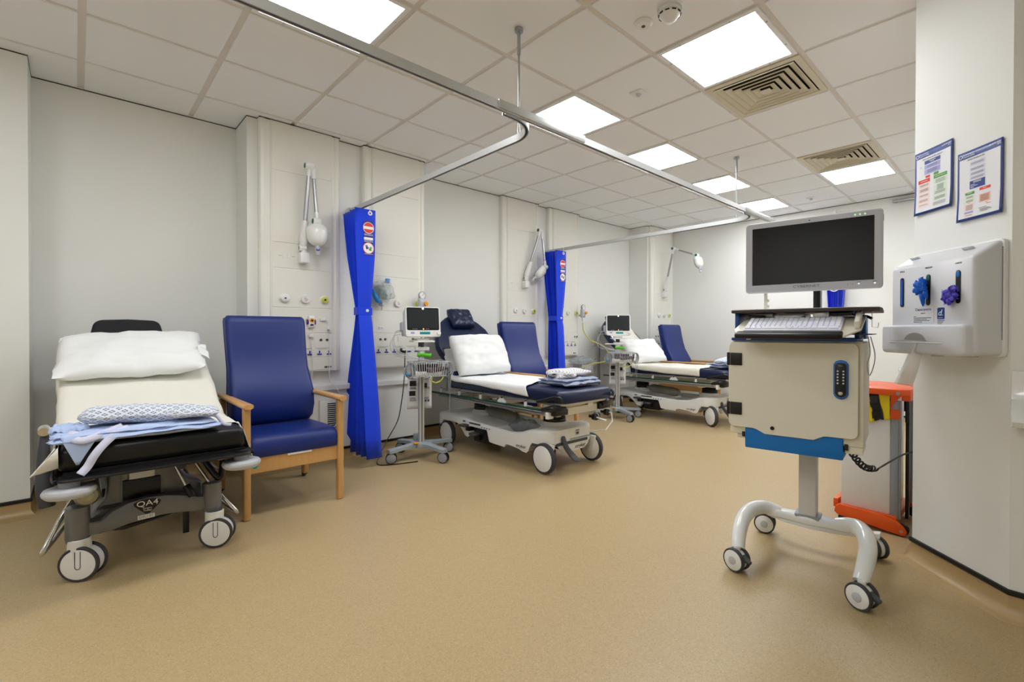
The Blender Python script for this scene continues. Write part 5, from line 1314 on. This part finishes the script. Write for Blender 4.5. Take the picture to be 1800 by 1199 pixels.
# screen
mb = MB(); mb.cyl((.040, .01, 1.193), (.040, .01, 1.40), .0155, n=22); mb.m(1); mb.cyl((.052, .012, 1.193), (.052, .012, 1.40), .008, n=16); mb.box(-.02, .10, -.015, .03, 1.38, 1.50, .006); mb.build('screen_post', [BLACKP, STEEL], t)
mb = MB(); mb.prism(rrect(-.259, .290, 1.278, 1.618, .016, 5), -.052, -.022, 'XZ', .006, 3); mb.box(-.20, .23, -.022, -.002, 1.31, 1.58, .008); sc = mb.build('screen_case', LGREY2, t)
mb = MB(); mb.prism(rrect(-.252, .283, 1.285, 1.611, .012, 5), -.0535, -.0515, 'XZ'); mb.build('screen_bezel', mat('bezel_silver', rgb(190, 192, 202), .32, spec=.5), sc)
mb = MB(); mb.box(-.227, .259, -.0545, -.0530, 1.315, 1.590); mb.build('screen_glass', SCREEN, sc, smooth=0)
text('screen_lettering', 'CYBERNET', .015, (.005, -.0538, 1.300), '-Y', INK, sc, width=1.5)
mb = MB(); mb.cyl((.016, -.0535, 1.6005), (.016, -.0545, 1.6005), .003, n=10); mb.build('webcam', BLACKP, sc)
mb = MB()
for k in (.19, .208, .226): mb.cyl((k, -.0535, 1.600), (k, -.0542, 1.600), .0034, n=10)
mb.build('status_lights', LEDG, sc)
mb = MB()
for k, r in ((.205, .0034), (.262, .0034)): mb.cyl((k, -.0535, 1.300), (k, -.0542, 1.300), r, n=10)
mb.build('power_lights', LEDW, sc)
mb = MB()
for k in (.165, .183): mb.cyl((k, -.0535, 1.299), (k, -.0541, 1.299), .0016, n=8)
for k in (.198, .254): mb.box(k, k + .014, -.0541, -.0535, 1.306, 1.308)
mb.build('control_marks', INK, sc)
MB().box(.2895, .291, -.045, -.030, 1.565, 1.590, .0005, 1).build('side_port', BLACKP, sc)
# coiled power lead to the wall (rests on the cart: a thing of its own)
mb = MB(); P = []
a = V((-.545, 2.43, .575)); b = V((-.50, 2.66, .462))
for k in range(0, 8 * 14 + 1):
    q = k / (8 * 14); c = a.lerp(b, q) + V((0, 0, -.028 * sin(pi * q))); th = q * 8 * 2 * pi; d = (b - a).normalized(); s = d.cross(V((0, 0, 1))).normalized(); u = s.cross(d)
    P.append(c + s * (.012 * cos(th)) + u * (.012 * sin(th)))
P = [V((-.568, 2.42, .60))] + P
tail = catmull([P[-1], V((-.485, 2.72, .462)), V((-.46, 2.82, .478)), V((-.43, 2.95, .492)), V((-.392, 3.02, .50))], 8)
mb.tube(P + tail[1:], .0042, n=7); o = mb.build('coiled_lead', BLACKP); tag(o, 'black coiled power lead running from the computer cart to the wall', 'cable')

# ------------------------------------------------------------------ orange waste-bag trolley
t = thing('waste_trolley', 'tall white waste-bag trolley with orange lid and orange base', 'waste bin', (-.62, 3.40, 0))
T = Matrix.Translation((.62, -3.40, 0))
mb = MB().at(T); mb.box(-.765, -.532, 3.20, 3.58, .095, .720, .006); mb.build('bin_body', WHITEP, t)
mb = MB().at(T); mb.box(-.531, -.497, 3.192, 3.216, .08, .72, .004); mb.box(-.497, -.487, 3.196, 3.214, .08, .72, .002); mb.box(-.505, -.475, 3.57, 3.60, .08, .72, .004); mb.build('uprights', GREYP, t)
mb = MB().at(T); mb.box(-.478, -.462, 3.27, 3.30, .07, .735, .003); mb.cyl((-.472, 3.255, .66), (-.472, 3.255, .74), .012, n=12); mb.cyl((-.472, 3.255, .60), (-.472, 3.255, .75), .006, n=12); mb.build('pedal_rod', BLACKP, t)
mb = MB().at(T); mb.prism([(-.80, 3.14), (-.478, 3.14), (-.445, 3.19), (-.445, 3.60), (-.80, 3.60)], .752, .785, 'XY', .004); ld = mb.build('lid', ORANGE, t)
mb = MB().at(T); mb.lathe([(.009, 0), (.009, .004), (0, .005)], (-.492, 3.140, .765), (0, -1, 0), 14); mb.build('lid_bolt', STEEL, ld)
mb = MB().at(T); mb.prism([(-.530, .752), (-.480, .752), (-.520, .70), (-.530, .66)], 3.186, 3.192, 'XZ'); mb.box(-.533, -.490, 3.186, 3.194, .62, .672, .002); mb.box(-.486, -.448, 3.20, 3.58, .72, .753, .003); mb.build('lid_brackets', ORANGE, t, smooth=0)
bp = [(-.79, .055), (-.785, .085), (-.765, .105), (-.66, .102), (-.56, .090), (-.50, .078), (-.468, .052), (-.455, .028), (-.458, .012), (-.475, .006), (-.56, .016), (-.68, .034), (-.77, .040)]
for y0, y1 in ((3.165, 3.185), (3.585, 3.60)):
    mb = MB().at(T); mb.prism(bp, y0, y1, 'XZ', .004); s = mb.build('base_side', ORANGE, t)
    mb = MB().at(T); mb.lathe([(.008, 0), (.008, .003), (0, .004)], (-.478, y0, .030), (0, -1, 0), 14); mb.build('axle_bolt', STEEL, s)
mb = MB().at(T); mb.box(-.78, -.50, 3.18, 3.59, .06, .096, .004); mb.box(-.80, -.775, 3.19, 3.58, .075, .125, .004); mb.build('base_floor', ORANGE, t)
for y in (3.205, 3.57):
    mb = MB().at(T); mb.cyl((-.478, y - .012, .031), (-.478, y + .012, .031), .030, n=24, bev=.003); mb.build('wheel', BLACKP, t)
    mb = MB().at(T); mb.cyl((-.755, y - .012, .022), (-.755, y + .012, .022), .021, n=20); mb.build('wheel', BLACKP, t)
mb = MB().at(T)
ST = [-.80, -.735, -.700, -.655, -.632, -.585, -.535]
for k in range(6):
    x0, x1 = ST[k], ST[k + 1] + .001
    mb.m((k + 1) % 2)
    def f(u, w, x0=x0, x1=x1, k=k):
        x = x0 + (x1 - x0) * u; dr = .125 + .016 * sin(x * 40) + .05 * (x < -.60) * min(1, (-.60 - x) / .05) 
        return (min(x + .030 * w * (1 if k % 2 else .8), -.535), 3.185 - .012 * noise.noise(V((x * 20, w * 4, 0))) - .006 * sin(w * 3), .752 - dr * w)
    mb.surf(f, 6, 10)
bg = mb.build('striped_bag', [BAGYEL, BAGBLK], None, smooth=60, solid=.002); bg.location = (0, 0, 0)
bg.matrix_world = Matrix.Translation((-.62, 3.40, 0)); tag(bg, 'yellow and black striped waste bag folded over the rim below the orange lid', 'bag')

# ------------------------------------------------------------------ basin behind
t = thing('wash_basin', 'white wash basin just visible behind the hanging apron', 'sink', (-.38, 4.62, .80))
mb = MB(); rings = []
for z, k in ((-.16, .30), (-.13, .52), (-.08, .78), (-.02, .96), (.0, 1.0), (.008, .99), (.006, .92), (-.03, .86), (-.08, .66), (-.115, .3)):
    rings.append([(-.17 + (-.17) * k * cos(a) if cos(a) > 0 else -.17 * (1 + 0) - .17 * k * cos(a), .25 * k * sin(a), z) for a in [2 * pi * j / 32 for j in range(32)]])
mb.loft(rings); mb.build('bowl', WHITEG, t, smooth=60)
MB().box(-.04, 0, -.25, .25, -.06, .012, .008).build('back_ledge', WHITEG, t)
mb = MB(); mb.tube([(-.03, 0, .01), (-.03, 0, .14), (-.06, 0, .18), (-.13, 0, .17)], .012, n=12, smooth=5); mb.build('tap', CHROME, t)
mb = MB(); mb.cyl((-.16, 0, -.36), (-.16, 0, -.15), .03, n=16); mb.cyl((-.16, 0, -.35), (0, 0, -.35), .02, n=14); mb.build('waste_pipe', WHITEP, t)
# moulded unit cut by the right edge
t = thing('wall_basin', 'white curved wall-hung basin cut off by the photo\'s right edge', 'sink', (.145, 2.56, .74))
pr = [(0, .205), (-.012, .205), (-.016, .14), (-.03, .10), (-.075, .075), (-.105, .05), (-.115, .025), (-.105, .006), (-.08, 0), (0, 0)]
mb = MB(); mb.loft([[(x, y * k, z) for y, z in pr] for x, k in ((-.200, .96), (-.196, 1), (.196, 1), (.20, .96))]); mb.build('basin_body', WHITEG, t, smooth=40)
mb = MB(); mb.cyl((.1, -.06, .075), (.1, -.06, .083), .014, n=16); mb.build('basin_plug', CHROME, t)
# ------------------------------------------------------------------ glove and apron dispenser on the angled pillar
PR = -43.6
PO = V((-.395, 2.895, 0)); PT = Matrix.Translation(PO) @ Matrix.Rotation(radians(PR), 4, 'Z')
def on_pillar(x, y, z): return PT @ V((x, y, z))
t = thing('glove_dispenser', 'white wall dispenser with three glove slots and an apron tray below', 'dispenser', on_pillar(.235, 0, 1.0), PR)
# local: x along the wall, -y outwards, z from the lower edge
def rr(x0, x1, z0, z1, r): return rrect(x0, x1, z0, z1, r, 4)
mb = MB(); mb.prism(rr(-.222, .222, -.006, .452, .02), -.020, -.001, 'XZ', .003); mb.build('back_plate', WHITEP, t)
# hood: outline at the wall shrinking to the front face
mb = MB(); rings = []
for y, x0, x1, z0, z1, r in ((-.018, -.215, .216, .0, .446, .018), (-.030, -.215, .216, -.0, .444, .018), (-.105, -.214, .212, .0, .398, .020), (-.118, -.211, .209, .002, .388, .018), (-.124, -.205, .203, .006, .380, .014)):
    rings.append([(x, y, z) for x, z in rr(x0, x1, z0, z1, r)])
mb.loft(rings); hood = mb.build('dispenser_hood', WHITEP2, t, smooth=50)
mb = MB(); rings = []
for y, d in ((-.10, 0), (-.146, 0), (-.154, .003), (-.158, .010)):
    rings.append([(x, y, z) for x, z in rr(-.232 + d, .205 - d, -.006 + d, .122 - d, .018)])
mb.loft(rings); tray = mb.build('apron_tray', WHITEP2, t, smooth=50)
for x in (-.15, .12):
    MB().cushion((x, -.062, .426), (.026, 0, 0), (0, .010, -.006), (0, .004, .006), 8, 3, .5).build('hood_screw_cover', LGREY, hood)
MB().box(.2158, .2175, -.024, -.016, .06, .42, .001, 1).build('side_gap', GREYP, t)
for i, x in enumerate((-.147, -.002, .142)):
    sl = [(x + .0105 * cos(radians(a)), .327 + .0105 * sin(radians(a))) for a in range(0, 181, 20)] + [(x + .0105 * cos(radians(a)), .215 + .0105 * sin(radians(a))) for a in range(180, 361, 20)]
    mb = MB(); mb.prism(sl, -.1262, -.1238, 'XZ'); s = mb.build('glove_slot', SLOT, hood, smooth=0)
    if i == 0: mb = MB(); mb.prism([(x - .008, .215), (x + .004, .212), (x + .005, .32), (x - .004, .332)], -.1275, -.126, 'XZ'); mb.build('glove_box_face', NITRILE, s, smooth=0)
    else: mb = MB(); mb.cushion((x, -.1262, .322), (.009, 0, 0), (0, .002, 0), (0, 0, .012), 8, 3, .5); mb.build('glove_box_face', mat('box_edge_%d' % i, rgb(30, 96, 90) if i == 1 else rgb(20, 110, 190), .5), s)
    text('slot_lettering', ('SMALL', 'MEDIUM', 'LARGE')[i], .009, (x, -.1244, .366), '-Y', BLACKINK, hood, width=1.1)
mb = MB(); mb.box(-.082, .026, -.1252, -.1238, .130, .202); lb = mb.build('maker_label', PAPER, hood, smooth=0)
text('maker_lettering', 'Danicentre', .0185, (-.028, -.1254, .188), '-Y', NAVYINK, lb)
text('maker_small_lettering', 'Dispenser', .006, (-.028, -.1254, .172), '-Y', INK, lb)
mb = MB()
for k, w in enumerate((.012, .092, .070, .085, .045)): mb.box(-.078, -.078 + w, -.1257, -.125, .157 - k * .006, .1592 - k * .006)
mb.build('label_lines', INK, lb, smooth=0)
mb = MB(); mb.prism(rr(.045, .079, .144, .192, .004), -.1256, -.1238, 'XZ'); lg = mb.build('logo_label', NAVYINK, hood, smooth=0)
text('logo_lettering', 'd.', .036, (.061, -.1260, .170), '-Y', WHITEINK, lg, shear=.25)
text('logo_small_lettering', 'danicentre', .0048, (.062, -.1260, .150), '-Y', WHITEINK, lg)
mb = MB()
for k in range(3): mb.box(.045, .045 + .034 - k * .006, -.1245, -.1238, .136 - k * .006, .1385 - k * .006)
mb.build('logo_lines', INK, hood, smooth=0)
# apron slot: long slit with a domed finger opening
so = [(-.178, .046), (.108, .046), (.108, .052), (.040, .052)] + [(-.032 + .060 * cos(radians(a)), .052 + .036 * sin(radians(a))) for a in range(10, 171, 10)] + [(-.10, .052), (-.178, .052)]
mb = MB(); mb.prism(so, -.1588, -.1575, 'XZ'); ap = mb.build('apron_slot', LGREY2, tray, smooth=0)
mb = MB(); mb.prism([(x * .97 - .001, z - .001) for x, z in so[1:-1][2:-1]], -.1592, -.1587, 'XZ'); mb.build('apron_stack', GREYP2, ap, smooth=0)
MB().box(-.18, .11, -.1600, -.1578, .043, .0462, .0008, 1).build('slot_lip', WHITEP, tray, smooth=0)
mb = MB(); mb.box(.02, .05, -.13, -.10, -.012, -.006); mb.box(.10, .16, -.09, -.06, -.010, -.006); mb.build('underside_clips', LGREY, tray, smooth=0)
# gloves pulled out of the slots
def glove(label, x, z, m, seed, hang):
    p = on_pillar(.235 + x, -.128, 1.0 + z)
    t = thing('glove', label, 'glove', p, PR, 'gloves pulled from the dispenser slots')
    def puff(u, w, s, k):
        n = noise.noise_vector(V((u * 2.4 + seed, w * 2.4, s + seed)))
        n2 = noise.noise_vector(V((u * 6 + seed, w * 6, s)))
        return V((n.x * .016 + n2.x * .003, n.y * .010 + n2.y * .005, n.z * .016 + n2.z * .003))
    MB().cushion((-.010, -.014, .002), (.030, 0, .006), (-.004, 0, .028), (0, .014, 0), 26, 2.4, .5, puff).build('crumpled_cuff', m, t, smooth=70)
    if hang:
        for i, (a, b, r) in enumerate((((-.006, -.010, -.02), (.004, -.014, -.082), .010), ((.012, -.012, -.016), (.024, -.016, -.052), .009), ((-.030, -.012, -.006), (-.042, -.016, -.012), .010))):
            mb = MB(); a, b = V(a), V(b); mb.tube([a, a.lerp(b, .35) + V((.003, -.004, 0)), a.lerp(b, .75), b], r, n=10, smooth=4, radii=[r, r * 1.05, r * .7, r * .25]); mb.build('finger', m, t, smooth=70)
    else:
        for i, (a, b, r) in enumerate((((-.012, -.012, -.014), (-.006, -.018, -.040), .011), ((.010, -.012, .002), (.026, -.010, -.004), .010))):
            mb = MB(); a, b = V(a), V(b); mb.tube([a, a.lerp(b, .5) + V((.002, -.004, 0)), b], r, n=10, smooth=4, radii=[r, r * .9, r * .4]); mb.build('finger', m, t, smooth=70)
glove('bright blue glove hanging from the MEDIUM slot', -.012, .283, NITRILE, 3, True)
glove('violet-blue glove hanging from the LARGE slot', .132, .238, NITRILE2, 11, False)
# apron hanging out of the tray
mb = MB().at(PT); mb.surf(lambda u, w: (.205 - .062 * w + (u - .5) * (.055 + .055 * w) , -.148 + .012 * sin(u * 7 + w * 2) - .02 * w, 1.045 - .185 * w - .01 * u * w), 16, 22)
mb.M = Matrix.Identity(4); o = mb.build('plastic_apron', APRON, None, smooth=70, solid=.0006); tag(o, 'translucent plastic apron hanging from the tray of the wall dispenser', 'apron')

# ------------------------------------------------------------------ posters
def poster(label, x0, x1, z0, z1, kind):
    cx, cz = (x0 + x1) / 2, (z0 + z1) / 2; w, h = (x1 - x0), (z1 - z0)
    t = thing('poster', label, 'poster', on_pillar(cx, 0, cz), PR, 'blue-bordered flow-chart posters on the pillar')
    cur = lambda u, v: -.003 - .006 * max(0, abs(u - .5) * 2 - .6) - .007 * max(0, .35 - v) * 2
    X = lambda u: -w / 2 + w * u
    Z = lambda v: -h / 2 + h * v
    mb = MB(); mb.surf(lambda u, v: (X(u), cur(u, v), Z(v)), 14, 14); mb.build('poster_sheet', NAVYINK, t, smooth=60, solid=.0008)
    def rect(mb, a, b, c, d, lift, nn=6):
        mb.surf(lambda u, v: (X(a + (b - a) * u), cur(a + (b - a) * u, c + (d - c) * v) - lift, Z(c + (d - c) * v)), nn, nn)
    mb = MB(); rect(mb, .045, .945, .040, .895, .0009, 14); pg = mb.build('poster_page', PAPER, t, smooth=60)
    def blocks(name, m, L):
        mb = MB()
        for a, b, c, d in L: rect(mb, a, b, c, d, .0014, 3)
        return mb.build(name, m, pg, smooth=60)
    def lines(L, m=INK, name='printed_lines'):
        mb = MB()
        for a, b, v in L: rect(mb, a, b, v, v + .0055, .0019, 2)
        return mb.build(name, m, pg, smooth=60)
    TX = lambda s, size, u, v, m, al='CENTER': text('poster_lettering', s, size, (X(u), cur(u, v) - .0021, Z(v)), '-Y', m, pg, al, depth=.0001)
    TX('Resuscitation', .0098, .125, .957, WHITEINK, 'LEFT'); TX('Council (UK)', .0098, .125, .925, WHITEINK, 'LEFT'); TX('GUIDELINES', .0088, .96, .958, WHITEINK, 'RIGHT'); TX('2015', .0075, .96, .932, WHITEINK, 'RIGHT')
    mb = MB(); mb.at(Matrix.Translation((X(.075), cur(.08, .93) - .0016, Z(.94)))); mb.lathe([(.0085, 0), (.0085, .0004), (.0065, .0004), (.0065, 0)], (0, 0, 0), (0, -1, 0), 20); mb.build('poster_emblem', WHITEINK, pg)
    if kind == 1:
        TX('Adult advanced life support', .0098, .47, .862, INK)
        blocks('navy_blocks', NAVYINK, [(.26, .68, .775, .832)]); blocks('lavender_blocks', LAV, [(.26, .68, .700, .762), (.26, .68, .612, .690)])
        blocks('red_blocks', REDINK, [(.29, .41, .560, .596), (.10, .41, .492, .548)]); blocks('green_blocks', GREENINK, [(.51, .64, .560, .602), (.51, .86, .500, .552)])
        blocks('pale_red_blocks', PALER, [(.10, .41, .425, .480), (.10, .41, .335, .410), (.11, .41, .255, .320), (.11, .41, .180, .242), (.11, .41, .110, .165)]); blocks('pale_green_blocks', PALEG, [(.51, .86, .415, .488), (.51, .86, .235, .400), (.51, .86, .160, .222)])
        lines([(.14, .37, v) for v in (.46, .445, .39, .375, .36, .30, .285, .22, .20, .14)] + [(.56, .81, v) for v in (.47, .45, .43)] + [(.60, .77, v) for v in (.385, .37, .355, .34, .325, .31)] + [(.55, .82, v) for v in (.29, .275, .26, .205, .19, .175)] + [(.52, .84, v) for v in (.125, .108, .09)])
        lines([(.34, .60, v) for v in (.742, .722, .675, .655, .638)], INK); lines([(.38, .56, .81), (.42, .52, .792), (.16, .35, .517), (.55, .82, .524)], WHITEINK)
        mb = MB(); rect(mb, .13, .20, .73, .765, .0013, 2); mb.build('small_symbol', PALELAV, pg)
    else:
        TX('Adult bradycardia', .0105, .42, .868, INK)
        blocks('pale_lavender_blocks', PALELAV, [(.28, .62, .760, .830), (.28, .62, .690, .745), (.28, .62, .625, .678), (.28, .62, .565, .615)]); blocks('navy_blocks', NAVYINK, [(.28, .62, .440, .552)])
        blocks('red_blocks', REDINK, [(.50, .74, .385, .422)]); blocks('green_blocks', GREENINK, [(.18, .39, .365, .402)]); blocks('pale_green_blocks', PALEG, [(.18, .39, .310, .350), (.18, .39, .255, .298)])
        blocks('peach_blocks', PEACH, [(.50, .74, .215, .330)]); blocks('pale_red_blocks', PALER, [(.18, .38, .135, .232), (.18, .38, .035 + .02, .088)]); blocks('lavender_blocks', LAV, [(.18, .38, .098, .126)]) 
        lines([(.31, .59, v) for v in (.80, .785, .72, .705, .655, .64, .595, .58)] + [(.21, .36, v) for v in (.335, .32, .28, .265, .21, .195, .18, .165, .15, .07)] + [(.53, .71, v) for v in (.305, .29, .275, .26, .245, .23)] + [(.50, .68, .135), (.53, .74, .115), (.53, .78, .10), (.53, .70, .085)])
        lines([(.36, .54, v) for v in (.535, .52)] + [(.30, .40, .495), (.30, .46, .475), (.30, .38, .455), (.58, .66, .40), (.23, .34, .385)], WHITEINK); lines([(.64, .70, .195), (.25, .30, .245), (.66, .76, .175)], REDINK)
    return t
poster('left blue-bordered poster with red and green columns on the pillar', .008, .212, 1.638, 1.930, 1)
poster('right blue-bordered poster with a large navy box in its chart', .236, .434, 1.555, 1.846, 2)
